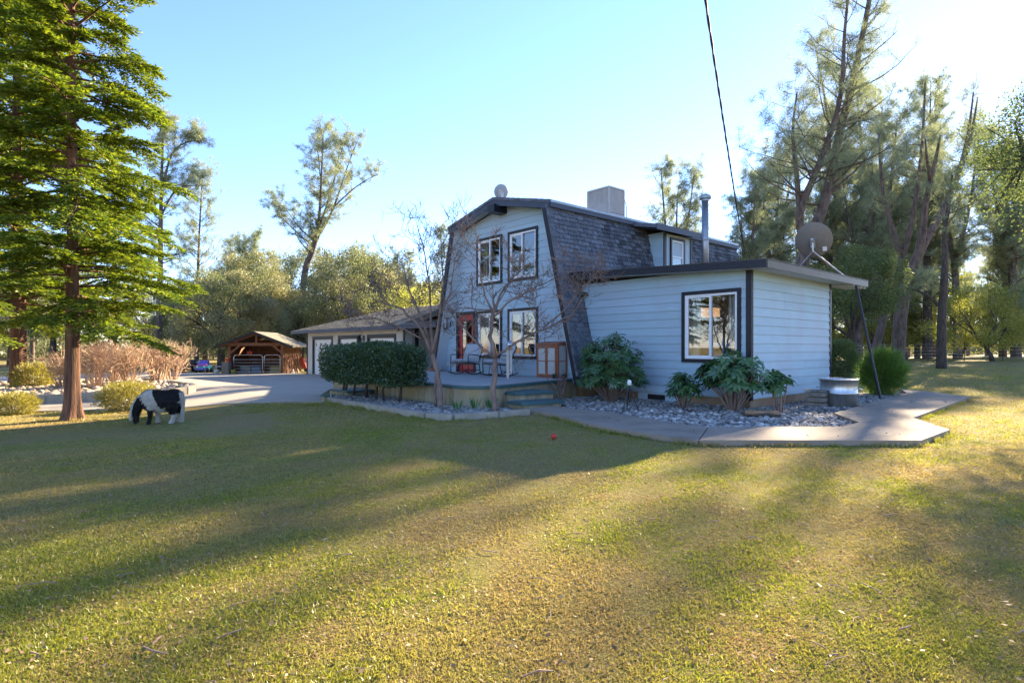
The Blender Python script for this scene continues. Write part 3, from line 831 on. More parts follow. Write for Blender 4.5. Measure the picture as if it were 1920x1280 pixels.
# ------------------------------------------------------------------ rocking chairs (local: faces -y, seat centre at origin)
def rocking_chair(label, loc, rz):
    r = thing('rocking_chair', label, 'chair', loc, rz, 'rocking chairs on the terrace'); r.scale = (1.1, 1.1, 1.08)
    for s in (-1, 1):
        x = s * .31
        pts = []
        for i in range(13):
            t = -1 + 2 * i / 12; pts.append((x, t * .44, .012 + .085 * t * t))
        b = MB(); b.tube(pts, .013, 8); b.build('rocker', M['black'], r)
        b = MB(); b.tube([(x, -.30, .05), (x, -.31, .33), (x, -.30, .56), (x, -.24, .585), (x, .18, .555), (x, .26, .50)], .013, 8); b.build('arm', M['black'], r)
        b = MB(); b.tube([(x, .27, .04), (x, .20, .36), (x, .40, .80)], .013, 8); b.build('back_post', M['black'], r)
        b = MB(); b.tube([(x, -.31, .35), (x, .20, .29)], .012, 8); b.build('side_rail', M['black'], r)
    for yy, zz in ((.40, .80), (-.31, .33), (.22, .29), (.24, .12)):
        b = MB(); b.tube([(-.31, yy, zz), (.31, yy, zz)], .012, 8); b.build('cross_bar', M['black'], r)
    def cush(name, a, d, w, th, L):
        a = Vector(a); d = Vector(d).normalized(); nn = Vector((0, -d.z, d.y)) if name == 'back_cushion' else Vector((0, -d.z, d.y))
        b = MB(); n_, m_ = 9, 9; VV = []; FF = []
        for side in (1, -1):
            for i in range(n_):
                for j in range(m_):
                    u = -1 + 2 * i / (n_ - 1); v = j / (m_ - 1)
                    e = (1 - abs(u) ** 6) * (1 - abs(2 * v - 1) ** 6)
                    p = a + d * (v * L) + nn * (side * th * .5 * (e ** .45 if e > 0 else 0) * (1 + .05 * math.sin(5 * u + 7 * v))) + Vector((u * w / 2 * (1 - .02 * abs(2 * v - 1)), 0, 0))
                    VV.append(tuple(p))
        for sd_ in (0, 1):
            o_ = sd_ * n_ * m_
            for i in range(n_ - 1):
                for j in range(m_ - 1):
                    f = (o_ + i * m_ + j, o_ + (i + 1) * m_ + j, o_ + (i + 1) * m_ + j + 1, o_ + i * m_ + j + 1)
                    FF.append(f if sd_ == 0 else f[::-1])
        b.add(VV, FF); return b.build(name, M['cushion'], r, True)
    cush('seat_cushion', (0, -.32, .40), (0, 1, -.10), .58, .14, .56)
    cush('back_cushion', (0, .20, .42), (0, .42, .90), .58, .15, .52)
    return r
rocking_chair('grey cushioned rocking chair in front of the red door', (-8.6, -1.35, .512), math.radians(16))
rocking_chair('grey cushioned rocking chair below the lower window nearest the cedar cabinet', (-7.0, -1.35, .512), math.radians(-12))
t = thing('side_table', 'small round black side table between the two rocking chairs', 'table', (-7.55, -1.05, .512))
b = MB(); b.lathe([(0, .40), (.21, .40), (.21, .42), (0, .42)], 24); b.build('table_top', M['black'], t)
for k in range(3):
    a = k * 2.09; b = MB(); b.tube([(.18 * math.cos(a), .18 * math.sin(a), 0), (.12 * math.cos(a), .12 * math.sin(a), .40)], .009, 6); b.build('leg', M['black'], t)

# ------------------------------------------------------------------ cedar greenhouse cabinet
cab = thing('greenhouse_cabinet', 'reddish cedar greenhouse cabinet with frosted panels on the terrace', 'cabinet', (-5.50, -.63, .512))
W, Dp, H = .86, .36, .93
def fr(b, x0, x1, y, z0, z1, w=.05, t=.028, mid=True):
    b.box(x0, x0 + w, y - t, y, z0, z1); b.box(x1 - w, x1, y - t, y, z0, z1); b.box(x0 + w, x1 - w, y - t + .002, y - .002, z0, z0 + w); b.box(x0 + w, x1 - w, y - t + .002, y - .002, z1 - w, z1)
    if mid: b.box(x0 + w, x1 - w, y - t + .003, y - .003, (z0 + z1) / 2 - .012, (z0 + z1) / 2 + .012)
b = MB()
for sx in (-W / 2, W / 2 - .05):
    b.box(sx, sx + .05, -Dp / 2, -Dp / 2 + .05, 0, H); b.box(sx, sx + .05, Dp / 2 - .05, Dp / 2, 0, H + .06)
b.box(-W / 2 + .05, W / 2 - .05, -Dp / 2 + .003, -Dp / 2 + .047, .0, .05); b.box(-W / 2 + .05, W / 2 - .05, -Dp / 2 + .003, -Dp / 2 + .047, H - .05, H)
for sx in (-W / 2, W / 2 - .03): b.box(sx + .004, sx + .03, -Dp / 2 + .05, Dp / 2 - .05, .0, .05); b.box(sx + .004, sx + .03, -Dp / 2 + .05, Dp / 2 - .05, .45, .48); b.box(sx + .004, sx + .03, -Dp / 2 + .05, Dp / 2 - .05, H - .04, H)
b.build('frame', M['wood_red'], cab)
for x0, x1 in ((-W / 2 + .05, -.002), (.002, W / 2 - .05)):
    b = MB(); fr(b, x0, x1, -Dp / 2 - .002, .052, H - .052); d_ = b.build('door', M['wood_red'], cab)
    b = MB(); b.box(x0 + .03, x1 - .03, -Dp / 2 - .020, -Dp / 2 - .014, .08, H - .08); b.build('frosted_panel', M['poly'], d_)
    b = MB(); xk = -.02 if x1 < .01 else .02; b.box(xk - .008, xk + .008, -Dp / 2 - .05, -Dp / 2 - .03, .40, .46); b.build('door_knob', M['wood_red'], d_)
b = MB()
for i in range(10):
    y0 = -Dp / 2 + .055 + i * .025
    b.box(W / 2 - .012, W / 2 - .006 + (.004 if i % 2 else 0), y0, y0 + .022, .05, H - .04); b.box(-W / 2 + .006, -W / 2 + .012, y0, y0 + .022, .05, H - .04)
b.box(-W / 2 + .05, W / 2 - .05, Dp / 2 - .02, Dp / 2 - .014, .02, H); b.build('side_panel', M['poly'], cab)
b = MB(); b.box(-W / 2 + .05, W / 2 - .05, -Dp / 2 + .05, Dp / 2 - .06, .46, .475); b.box(-W / 2 + .05, W / 2 - .05, -Dp / 2 + .05, Dp / 2 - .06, .2, .215); b.build('shelf', M['woodgrey'], cab)
lid = MB(); lid.hexa([(-W / 2 - .02, -Dp / 2 - .03, H), (W / 2 + .02, -Dp / 2 - .03, H), (W / 2 + .02, Dp / 2, H + .06), (-W / 2 - .02, Dp / 2, H + .06), (-W / 2 - .02, -Dp / 2 - .03, H + .03), (W / 2 + .02, -Dp / 2 - .03, H + .03), (W / 2 + .02, Dp / 2, H + .09), (-W / 2 - .02, Dp / 2, H + .09)])
lid.build('lid', M['wood_red'], cab)
# pots of dark plants in front of the cabinet
for i, (px_, py_) in enumerate(((-4.98, -1.02), (-4.80, -.86))):
    pt = thing('plant_pot', 'small black pot of dark seedlings in front of the cedar cabinet', 'plant pot', (px_, py_, .512), 0, 'pots by the cabinet')
    b = MB(); b.lathe([(0, 0), (.06, 0), (.08, .10), (.07, .10), (.0, .09)], 14); b.build('pot', M['black'], pt)
    Q = []
    for k in range(40):
        a = rnd.uniform(0, 6.28); h = rnd.uniform(.02, .12); d = Vector((math.cos(a), math.sin(a), rnd.uniform(.2, 1.2))).normalized() * rnd.uniform(.05, .1); s = Vector((-math.sin(a), math.cos(a), 0)) * .015
        o = Vector((rnd.uniform(-.04, .04), rnd.uniform(-.04, .04), .09)); Q.append([o - s * .3, o + d * .5 - s, o + d, o + d * .5 + s])
    link('leaves', soup('leaves', [[tuple(v) for v in q] for q in Q], 4, M['hedge']), pt)
# things by the door
b = MB(); b.lathe([(0, .0), (.10, .0), (.15, .06), (.17, .14), (.13, .17), (.12, .165), (0, .10)], 20); o = b.build('ceramic_planter', M['dishgrey'], None, True, (-11.02, -.78, .512)); tag(o, 'squat grey ceramic bowl by the terrace door', 'bowl')
b = MB(); b.lathe([(0, .10), (.11, .09), (.15, .03), (.16, .0)], 18); b.lathe([(.0, .115), (.03, .11), (.04, .09)], 10); o = b.build('terracotta_lid', M['wood_red'], None, True, (-11.30, -.85, .512)); tag(o, 'small brown clay dish upturned beside the grey bowl', 'dish')
b = MB(); b.box(-.06, .06, -.07, 0, -.14, .14); b.box(-.045, .045, -.085, -.07, -.12, .12); o = b.build('outdoor_socket', M['black'], None, False, (-6.10, -.43, .86), ); tag(o, 'black weatherproof outlet box on the facade by the cabinet', 'outlet box')

# ------------------------------------------------------------------ wing yard objects
tp = thing('tripod', 'black tripod with a small white sensor head on the stones', 'tripod', (-1.34, -2.51, .03))
for k in range(3):
    a = k * 2.094 + .4; b = MB(); b.tube([(.02 * math.cos(a), .02 * math.sin(a), .50), (.20 * math.cos(a), .20 * math.sin(a), 0)], [.012, .009], 8); b.build('leg', M['black'], tp)
b = MB(); b.tube([(0, 0, .20), (0, 0, .54)], .016, 10); b.lathe([(.03, .5), (.03, .54), (0, .55)], 12); b.build('centre_column', M['black'], tp)
b = MB(); b.lathe([(0, .55), (.045, .55), (.045, .62), (.03, .66), (.0, .67)], 14); b.build('sensor_head', M['white'], tp, True)
tub = thing('galvanised_tub', 'galvanised round stock tub on the stones by the wing', 'tub', (1.05, 2.0, .02))
prof = [(.0, .02), (.355, .02), (.36, .0), (.375, .02), (.375, .30), (.388, .31), (.388, .33), (.378, .34), (.38, .60), (.40, .61), (.41, .63), (.395, .645), (.375, .63), (.368, .60), (.36, .1), (0, .1)]
b = MB(); b.lathe(prof, 40); b.build('tub_body', M['galv'], tub, True)
b = MB(); b.lathe([(0, .54), (.365, .54)], 32); b.build('tub_filling', M['soil'], tub)
for s in (-1, 1):
    b = MB(); b.tube([(s * .40, -.07, .44), (s * .46, -.06, .42), (s * .46, .06, .42), (s * .40, .07, .44)], .009, 8); b.build('handle', M['galv'], tub)
st = thing('wooden_step_box', 'low grey weathered wooden step box against the steel tub', 'step box', (.78, 1.45, .03), math.radians(10))
for i in range(3):
    b = MB(); b.box(-.21, .21, -.14 - .0 * i, .14, .012 + i * .115, .10 + i * .115); b.build('plank', M['woodgrey'], st, bevel=.006)
b = MB(); b.box(-.22, .22, -.15, .15, .36, .385); b.build('top_plank', M['woodgrey'], st, bevel=.006)
lg = thing('log_slab', 'flat dark slab of split log lying on the stones', 'log', (.84, -1.28, .06), math.radians(38))
b = MB(); b.tube([(-.34, 0, .02), (-.15, .03, .03), (.1, -.02, .025), (.33, .02, .02)], [.085, .10, .095, .08], 10); lo = b.build('bark', M['bark_dark'], lg, True); lo.scale = (1, 1, .55)
b = MB(); b.tube([(-.30, 0, .05), (.3, 0, .05)], [.07, .07], 10); lo = b.build('split_face', M['wood'], lg, True); lo.scale = (1, 1, .8)

# satellite dishes
def dish(name, label, loc, face, dia, mat, mount_to, clamp):
    r = thing(name, label, 'satellite dish', loc)
    f = Vector(face).normalized(); q = f.to_track_quat('Z', 'Y').to_matrix()
    b = MB(); R = dia / 2; prof = []
    for i in range(9):
        rr = R * i / 8; prof.append((rr, .18 * R * (i / 8) ** 2))
    prof.append((R * 1.02, .18 * R + .006)); prof += [(rr, z + .014) for rr, z in reversed(prof[:-1])]
    b.lathe(prof, 40); b.V = [tuple(q @ Vector((v[0], v[1] * 1.06, v[2] - .05))) for v in b.V]
    b.build('reflector', mat, r, True)
    b = MB(); P = [q @ Vector(v) for v in ((0, -R * .95, .02), (0, -R * 1.0, .1), (0, -R * .55, R * 1.05))]
    b.tube(P, .016, 8); P2 = q @ Vector((0, -R * .5, R * 1.1)); b.bar(P[2], P2, .07, .05); b.build('feed_arm', M['steel'], r)
    b = MB(); bb = q @ Vector((0, 0, -.13)); b.bar(q @ Vector((-.0, .06, -.04)), q @ Vector((0, -.16, -.12)), .17, .06); b.bar(q @ Vector((-.0, -.02, -.05)), q @ Vector((0, -.02, -.18)), .1, .14)
    b.build('bracket', M['steel'], r)
    b = MB(); e = Vector(mount_to) - Vector(loc); s0_ = q @ Vector((0, -.02, -.16)); mid = Vector((s0_.x, s0_.y, s0_.z - .22)); b.tube([s0_, mid, mid + (e - mid) * .5, e], .026, 10)
    for cpt in clamp: b.tube([mid, Vector(cpt) - Vector(loc)], .010, 6)
    b.box(e.x - .07, e.x + .07, e.y - .07, e.y + .07, e.z - .01, e.z + .012); b.build('mast', M['steel'], r)
    return r
bd = dish('satellite_dish', 'large brown backed satellite dish on the flat wing roof', (-.05, 3.45, 4.12), (-.22, .90, .42), .86, M['dishback'], (.42, 4.25, wz(.42) + .03), [(-.55, 3.3, wz(-.55) + .03)])
b = MB(); q = Vector((-.22, .90, .42)).normalized().to_track_quat('Z', 'Y').to_matrix(); b.add([tuple(q @ Vector(v)) for v in ((-.30, -.30, -.030), (-.20, -.30, -.030), (-.20, -.18, -.045), (-.30, -.18, -.045))], [(0, 1, 2, 3)]); b.build('label_plate', M['white'], bd)
dish('small_satellite_dish', 'small grey satellite dish on the gambrel roof peak', (-7.95, -.45, 6.30), (-.74, .60, .32), .44, M['dishgrey'], (-7.95, -.3, 6.03), [])

# evaporative cooler
ec = thing('evaporative_cooler', 'beige evaporative cooler box on the gambrel ridge', 'cooler', (-7.88, 4.60, 6.02))
w_, d__, h_ = .53, .46, 1.05; zb = .16
b = MB(); b.box(-w_ + .02, w_ - .02, -d__ + .02, d__ - .02, zb + .05, zb + h_ - .05); b.build('cabinet', M['dishback'], ec)
b = MB(); b.box(-w_, w_, -d__, d__, zb, zb + .075); b.build('drip_tray', M['cooler'], ec)
b = MB(); b.box(-w_, w_, -d__, d__, zb + h_ - .06, zb + h_); b.build('top_cover', M['cooler'], ec, bevel=.01)
for sx in (-1, 1):
    for sy in (-1, 1):
        b = MB(); b.box(min(sx * w_, sx * (w_ - .05)), max(sx * w_, sx * (w_ - .05)), min(sy * d__, sy * (d__ - .05)), max(sy * d__, sy * (d__ - .05)), zb + .076, zb + h_ - .061); b.build('corner_post', M['cooler'], ec)
        b = MB(); b.box(sx * (w_ - .06) - .02, sx * (w_ - .06) + .02, sy * (d__ - .06) - .02, sy * (d__ - .06) + .02, -.12, zb + .3 if (sx > 0 and sy < 0) else zb); b.build('leg', M['flash'], ec)
for i in range(16):
    x0 = -w_ + .06 + i * (2 * w_ - .12) / 16
    b = MB(); b.hexa([(x0, -d__ + .002, zb + .1), (x0 + .052, -d__ + .002, zb + .1), (x0 + .052, -d__ + .02, zb + .1), (x0, -d__ + .02, zb + .1), (x0 + .012, -d__ + .002, zb + h_ - .08), (x0 + .04, -d__ + .002, zb + h_ - .08), (x0 + .04, -d__ + .02, zb + h_ - .08), (x0 + .012, -d__ + .02, zb + h_ - .08)]); b.build('louvre', M['cooler'], ec)
for i in range(14):
    y0 = -d__ + .06 + i * (2 * d__ - .12) / 14
    b = MB(); b.box(w_ - .02, w_ - .002, y0 + .008, y0 + .042, zb + .1, zb + h_ - .08); b.build('louvre', M['cooler'], ec)
b = MB(); b.tube([(w_ - .05, d__ + .01, zb + .8), (w_ + .04, d__ + .04, zb + .45), (w_ + .02, d__ + .06, -.1)], .018, 8); b.build('water_line', M['cooler'], ec)

# service cable: two conductors twisted round a carrier, with sag
ca = Vector((1.75, -4.3, 9.6)); ce = Vector((-5.0, 9.6, 5.05))
u1 = (1332 - 960) / 1069; pA = Vector((*(CAM[:2] + 9.0 * (CF + CR * u1)), CAM[2] + 650.5 / 1069 * 9.0))
dA = (pA - ce); ca = ce + dA * 1.9
def cable_pt(t):
    p = ce + (ca - ce) * t; p.z -= 4 * .55 * t * (1 - t); return p
cab_r = thing('service_cable', 'twisted overhead power cable slung down to the rear of the house', 'cable')
for ph, rr in ((0, .014), (3.14, .017)):
    b = MB(); pts = []
    for i in range(420):
        t = i / 419; p = cable_pt(t); a = i * .42 + ph; pts.append(p + Vector((math.cos(a), .6 * math.sin(a), math.sin(a) * .3)) * .007)
    b.tube(pts, rr, 6); b.build('conductor', M['cable'], cab_r, True)

# wind chime in the maple
wc = thing('wind_chime', 'pale tube wind chime with a silver cap hanging in the bare maple', 'wind chime', (-2.92, -4.42, 0))
b = MB(); b.lathe([(0, 1.50), (.05, 1.47), (.075, 1.42), (.07, 1.40), (0, 1.41)], 14); b.tube([(0, 0, 1.5), (0.02, 0.02, 1.62)], .004, 5); b.build('cap', M['galv'], wc, True)
b = MB(); b.lathe([(0, 1.36), (.08, 1.35), (.08, 1.32), (0, 1.31)], 14); b.build('top_disc', M['wood'], wc)
for k in range(5):
    a = k * 1.257; x, y = .05 * math.cos(a), .05 * math.sin(a); b = MB(); b.tube([(x, y, 1.32), (x, y, .86 - .035 * k)], .013, 8); b.build('chime_tube', M['cooler'], wc)

# red ball on the lawn
b = MB(); b.lathe([(0, 0)] + [(.045 * math.sin(t), .045 - .045 * math.cos(t)) for t in [i * math.pi / 10 for i in range(1, 10)]] + [(.006, .082), (0, .08)], 16); o = b.build('fallen_apple', M['redpaint'], None, True, (-.01, -6.05, .005)); tag(o, 'small red apple lying on the shaded lawn', 'apple')

# pendant lamps behind the wing window
M['shade'] = mk('pale_lamp_shade', (.75, .52, .30), (.7, .48, .28), 3, .8)
sn = M['shade'].node_tree; pb = [n for n in sn.nodes if n.type == 'BSDF_PRINCIPLED'][0]; pb.inputs['Emission Color'].default_value = (1, .55, .25, 1); pb.inputs['Emission Strength'].default_value = .10
for x, y, z, lb in ((-1.55, 1.0, 2.12, 'square lit pendant shade hanging higher inside the wing window'), (-.95, 1.3, 1.9, 'square lit pendant shade hanging lower inside the wing window')):
    pl = thing('pendant_lamp', lb, 'lamp', (x, y, z))
    b = MB(); b.box(-.17, .17, -.17, .17, 0, .22); b.build('lamp_shade', M['shade'], pl)
    b = MB(); b.tube([(0, 0, .22), (0, 0, 2.97 - z)], .006, 6); b.build('cord', M['black'], pl)
M['bluecloth'] = mk('blue_paint', (.10, .30, .55), (.08, .25, .5), 4, .6)
for x, lb in ((-1.28, 'blue chair back inside the wing window near the mullion'), (-.78, 'blue chair back inside the wing window by the corner curtain')):
    ch = thing('dining_chair', lb, 'chair', (x, .75, .27))
    for s in (-1, 1):
        b = MB(); b.tube([(s * .2, 0, 0), (s * .2, 0, .45), (s * .2, .05, 1.28)], .022, 8); b.build('back_post', M['bluecloth'], ch)
        b = MB(); b.tube([(s * .2, .4, 0), (s * .2, .4, .45)], .02, 8); b.build('leg', M['bluecloth'], ch)
    b = MB(); b.box(-.22, .22, -.02, .42, .45, .49); b.build('seat', M['bluecloth'], ch)
    b = MB(); b.box(-.18, .18, .02, .045, .85, .93); b.box(-.18, .18, .03, .055, 1.12, 1.2); b.build('back_rail', M['bluecloth'], ch)

# ------------------------------------------------------------------ garage
GY = 1.12; GZ = -.25
gar = thing('garage', 'pale three door garage with hipped shingle roof beyond the hedge', 'garage')
gx0, gx1 = -28.1, -16.6
doors = [(-27.2, -24.4), (-23.65, -21.0), (-20.2, -17.4)]
M['garwall'] = mk('garage_stucco', (.60, .58, .53), (.54, .52, .48), 2, .8, .1, 40)
b = MB(); segs = [gx0] + [v for d in doors for v in d] + [gx1]
for i in range(0, len(segs), 2): b.box(segs[i], segs[i + 1], GY, GY + .2, GZ - .1, 2.3)
b.box(gx0 + .9, gx1 - .8, GY + .002, GY + .19, 1.93, 2.3)
b.box(gx0, gx0 + .2, GY + .2, GY + 7.5, GZ - .2, 2.3); b.box(gx1 - .2, gx1, GY + .2, GY + 7.5, GZ - .1, 2.3); b.box(gx0, gx1, GY + 7.3, GY + 7.5, GZ, 2.3)
b.build('wall', M['garwall'], gar)
b = MB(); b.box(gx0 - .02, gx0 + .12, GY - .03, GY, GZ, 2.25); b.build('corner_board', M['trim'], gar)
b = MB(); b.box(gx1 - .14, gx1 + .02, GY - .03, GY, GZ, 2.25); b.build('corner_board', M['trim'], gar)
for (a, e) in doors:
    b = MB(); b.box(a - .02, a + .14, GY - .035, GY - .001, GZ, 1.99); b.box(e - .14, e + .02, GY - .035, GY - .001, GZ, 1.99); b.box(a + .14, e - .14, GY - .033, GY - .001, 1.80, 1.99); tr = b.build('door_trim', M['trim'], gar)
    a2, e2 = a + .14, e - .14
    dr_ = None
    hh = (1.80 - GZ) / 4
    b = MB(); b.box(a2, e2, GY + .08, GY + .1, GZ, 1.81); gd = b.build('garage_door', M['white'], gar)
    for k in range(4):
        z0 = GZ + k * hh
        b = MB(); b.box(a2 + .002, e2 - .002, GY + .05, GY + .079, z0 + .004, z0 + hh - .006); b.build('door_panel', M['white'], gd, bevel=.006)
    wd = (e2 - a2) / 4
    for k in range(4):
        cx_ = a2 + wd * (k + .5); zc = GZ + 3.42 * hh
        for s in (-1, 1):        # fan shaped lights
            b = MB()
            for q_ in range(3):
                a_0 = math.radians(6 + q_ * 29); a_1 = math.radians(6 + q_ * 29 + 21); r0, r1 = .03, .20
                sx = s if k in (1, 2) else (1 if k == 0 else -1)
                ox = cx_ + (0 if k in (1, 2) else (-.14 if k == 0 else .14))
                if k in (0, 3) and s < 0: continue
                P = [(ox + sx * r * math.cos(t_), zc - .08 + r * math.sin(t_)) for r, t_ in ((r0, a_0), (r1, a_0), (r1, a_1), (r0, a_1))]
                b.add([(p[0], GY + .047, p[1]) for p in P], [(0, 1, 2, 3)])
            if b.V: b.build('door_light', M['black'], gd)
# hip roof
e0 = .55; ex0, ex1, ey0, ey1 = gx0 - 1.1, -13.2, GY - e0, GY + 7.5 + e0
zE = 2.33; zR = 3.62; ym = (ey0 + ey1) / 2; rx0 = ex0 + 4.3
b = MB(); b.add([(ex0, ey0, zE), (ex1, ey0, zE), (ex1, ey1, zE), (ex0, ey1, zE), (rx0, ym, zR), (ex1, ym, zR)], [(0, 1, 5, 4), (4, 5, 2, 3), (0, 4, 3), (3, 2, 1, 0), (1, 2, 5)])
gr = b.build('roof', M['shingle2'], gar)
slp = Vector((0, ym - ey0, zR - zE)); Ls = slp.length; slp.normalize(); nr = Vector((0, -slp.z, slp.y)); rows = MB()
r_ = 0
while r_ * .15 < Ls - .1:
    t = r_ * .15; f = t / Ls; xa = ex0 + (rx0 - ex0) * f; x = xa + rnd.uniform(0, .1)
    while x < ex1 - .3:
        w = rnd.choice((.25, .31, .36)); o = Vector((x, ey0, zE)) + slp * t + nr * .006
        P = [o, o + Vector((w - .012, 0, 0)), o + Vector((w - .012, 0, 0)) + slp * .17, o + slp * .17]
        k = rnd.uniform(.008, .016)
        rows.add([tuple(P[0] + nr * k), tuple(P[1] + nr * k), tuple(P[2] + nr * .002), tuple(P[3] + nr * .002), tuple(P[0]), tuple(P[1])], [(0, 1, 2, 3), (4, 5, 1, 0)]); x += w
    r_ += 1
o = rows.build('shingle_courses', M['shingle2'], gr); o['kind'] = 'stuff'
b = MB(); b.box(ex0 - .02, ex1, ey0 - .03, ey0 - .002, zE - .17, zE + .02); b.build('fascia_board', M['fascia'], gar)
b = MB(); b.box(ex0 - .03, ex0 - .002, ey0 + .0, ey1, zE - .17, zE + .02); b.build('fascia_board', M['fascia'], gar)
# lantern between the doors
b = MB(); lx, lz = -20.62, 1.75
b.box(lx - .07, lx + .07, GY - .05, GY - .001, lz - .05, lz + .2); b.bar((lx, GY - .05, lz + .17), (lx, GY - .26, lz + .24), .03); b.lathe([(.16, .05), (.03, .18), (0, .2)], 8, (lx, GY - .26, lz + .0)); b.lathe([(.0, -.30), (.09, -.28), (.14, .04)], 8, (lx, GY - .26, lz)); b.build('wall_lantern', M['black'], gar)
# breezeway between garage and house
b = MB(); b.box(-16.4, -11.7, 4.2, 4.35, -.2, 2.6); b.build('breezeway_wall', M['siding'], gar)
b = MB(); b.hexa([(-16.75, GY - .2, 2.18), (-11.2, GY - .2, 3.15), (-11.2, 5.0, 3.15), (-16.75, 5.0, 2.18), (-16.75, GY - .2, 2.32), (-11.2, GY - .2, 3.29), (-11.2, 5.0, 3.29), (-16.75, 5.0, 2.32)]); b.build('breezeway_roof', M['shingle2'], gar)
b = MB(); b.hexa([(-16.85, GY - .24, 2.10), (-11.2, GY - .24, 3.09), (-11.2, GY - .205, 3.09), (-16.85, GY - .205, 2.10), (-16.85, GY - .24, 2.34), (-11.2, GY - .24, 3.33), (-11.2, GY - .205, 3.33), (-16.85, GY - .205, 2.34)]); b.build('rake_board', M['trim'], gar)
b = MB(); b.box(-15.95, -15.75, GY, GY + .2, -.2, 2.25); b.build('porch_post', M['trim'], gar)

# ------------------------------------------------------------------ open shed, turned square to the drive
SH = gp(481, 36.0)
SR = math.radians(49.1 + 3)
shed = thing('open_shed', 'open fronted timber animal shed with low gable roof', 'shed', SH, SR)
hw, dpt, ev, apx = 1.66, 3.2, 1.85, 2.52
for sx, yy, hh in ((-hw, 0, ev), (hw - .06, 0, ev), (-hw, dpt, ev), (hw, dpt, ev)):
    b = MB(); b.box(sx - .09, sx + .09, yy - .09, yy + .09, -.05, hh); b.build('post', M['shedwood'], shed)
b = MB(); b.bar((-hw - .1, -.02, ev), (hw + .1, -.02, ev), .12, .2); b.build('tie_beam', M['shedwood'], shed)
b = MB(); b.bar((0, -.02, ev + .1), (0, -.02, apx - .1), .12, .12); b.build('king_post', M['shedwood'], shed)
for s in (-1, 1):
    b = MB(); b.bar((s * hw, -.02, 1.25), (s * (hw - .62), -.02, ev - .1), .1, .12); b.build('knee_brace', M['shedwood'], shed)
    b = MB(); b.bar((s * (hw + .6), -.05, ev - .18), (0, -.05, apx), .09, .14); b.build('rafter', M['shedwood'], shed)
    b = MB(); X0, Z0 = s * (hw + .75), ev - .20
    b.hexa([(0, -.5, apx + .06), (X0, -.5, Z0), (X0, dpt + .4, Z0), (0, dpt + .4, apx + .06), (0, -.5, apx + .14), (X0, -.5, Z0 + .08), (X0, dpt + .4, Z0 + .08), (0, dpt + .4, apx + .14)]); rr_ = b.build('roof', M['shingle2'], shed)
    b = MB(); b.hexa([(0, -.53, apx - .02), (X0, -.53, Z0 - .08), (X0, -.505, Z0 - .08), (0, -.505, apx - .02), (0, -.53, apx + .15), (X0, -.53, Z0 + .09), (X0, -.505, Z0 + .09), (0, -.505, apx + .15)]); b.build('fascia_board', M['trim'], shed)
for i in range(11):
    x0 = -hw + i * (2 * hw) / 11; b = MB(); b.box(x0 + .004, x0 + 2 * hw / 11 - .004, dpt, dpt + .03, 0, ev + .3); b.build('board', M['shedwood'], shed)
for i in range(11):
    y0 = .1 + i * (dpt - .1) / 11; b = MB(); b.box(hw + .02 + .01 * (i % 2), hw + .05 + .01 * (i % 2), y0 + .004, y0 + (dpt - .1) / 11 - .004, 0, ev - .02); b.build('board', M['shedwood'], shed)
    b = MB(); b.box(-hw - .05, -hw - .02, y0 + .004, y0 + (dpt - .1) / 11 - .004, 0, ev - .02); b.build('board', M['shedwood'], shed)
Rsh = Matrix.Rotation(SR, 4, 'Z')
def shp(x, y, z=0): return SH + (Rsh @ Vector((x, y, z)))
def pipe_gate(x0, x1, label):
    g = thing('pipe_gate', label, 'gate', shp(0, -.12), SR)
    R_ = .15; z0, z1 = .12, 1.18
    pts = [(x0, 0, z0), (x0, 0, z1 - R_), (x0 + R_ * .3, 0, z1 - R_ * .3), (x0 + R_, 0, z1), (x1 - R_, 0, z1), (x1 - R_ * .3, 0, z1 - R_ * .3), (x1, 0, z1 - R_), (x1, 0, z0), (x0, 0, z0)]
    b = MB(); b.tube(pts, .026, 8); b.build('gate_frame', M['galv'], g, True)
    for k in range(4):
        z = z0 + .2 + k * .19; b = MB(); b.tube([(x0, 0, z), (x1, 0, z)], .017, 8); b.build('rail', M['galv'], g, True)
pipe_gate(-1.35, .42, 'wide silver pipe gate closing the shed front')
pipe_gate(.52, 1.5, 'narrow silver pipe gate beside the shed corner post')
def crate(name, label, x, y, w, d, h, mat, cat='box', z=0, group=None):
    r = thing(name, label, cat, shp(x, y, z), SR, group)
    b = MB(); b.box(-w / 2, w / 2, -d / 2, d / 2, 0, h); b.build('body', mat, r, bevel=.01)
    b = MB()
    b.box(-w / 2 - .012, w / 2 + .012, -d / 2 - .012, d / 2 + .012, h - .06, h + .01); b.build('rim', mat, r)
    return r
crate('feed_bin', 'grey weathered plywood bin standing at the shed corner post', -1.62, -.55, .42, .4, .74, M['woodgrey'], 'bin')
M['greyplastic'] = mk('grey_plastic', (.25, .26, .28), (.2, .21, .23), 3, .5)
M['blueplastic'] = mk('blue_plastic', (.12, .2, .3), (.1, .16, .26), 3, .5)
M['straw'] = mk('straw_bale', (.45, .35, .16), (.32, .24, .10), 20, .95, .5, 60, stretch=(1, 1, 6))
crate('storage_tote', 'grey plastic tote behind the wide gate', -.75, .35, .6, .42, .5, M['greyplastic'], 'tote')
crate('storage_tote', 'blue grey plastic tote behind the wide gate', -.1, .4, .55, .42, .42, M['blueplastic'], 'tote')
crate('straw_bale', 'yellow straw bale behind the narrow gate', 1.1, .5, .75, .4, .42, M['straw'], 'bale')
crate('red_toolbox', 'red box on the shelf inside the shed', -.75, .9, .34, .25, .2, M['redpaint'], 'toolbox', 1.2)
b = MB(); b.box(-1.5, -.2, .7, 1.2, 1.15, 1.19); b.build('shelf', M['wood'], shed)
crate('red_can', 'red fuel can resting on the plywood bin', -1.55, -.5, .24, .16, .22, M['redpaint'], 'can', .76)
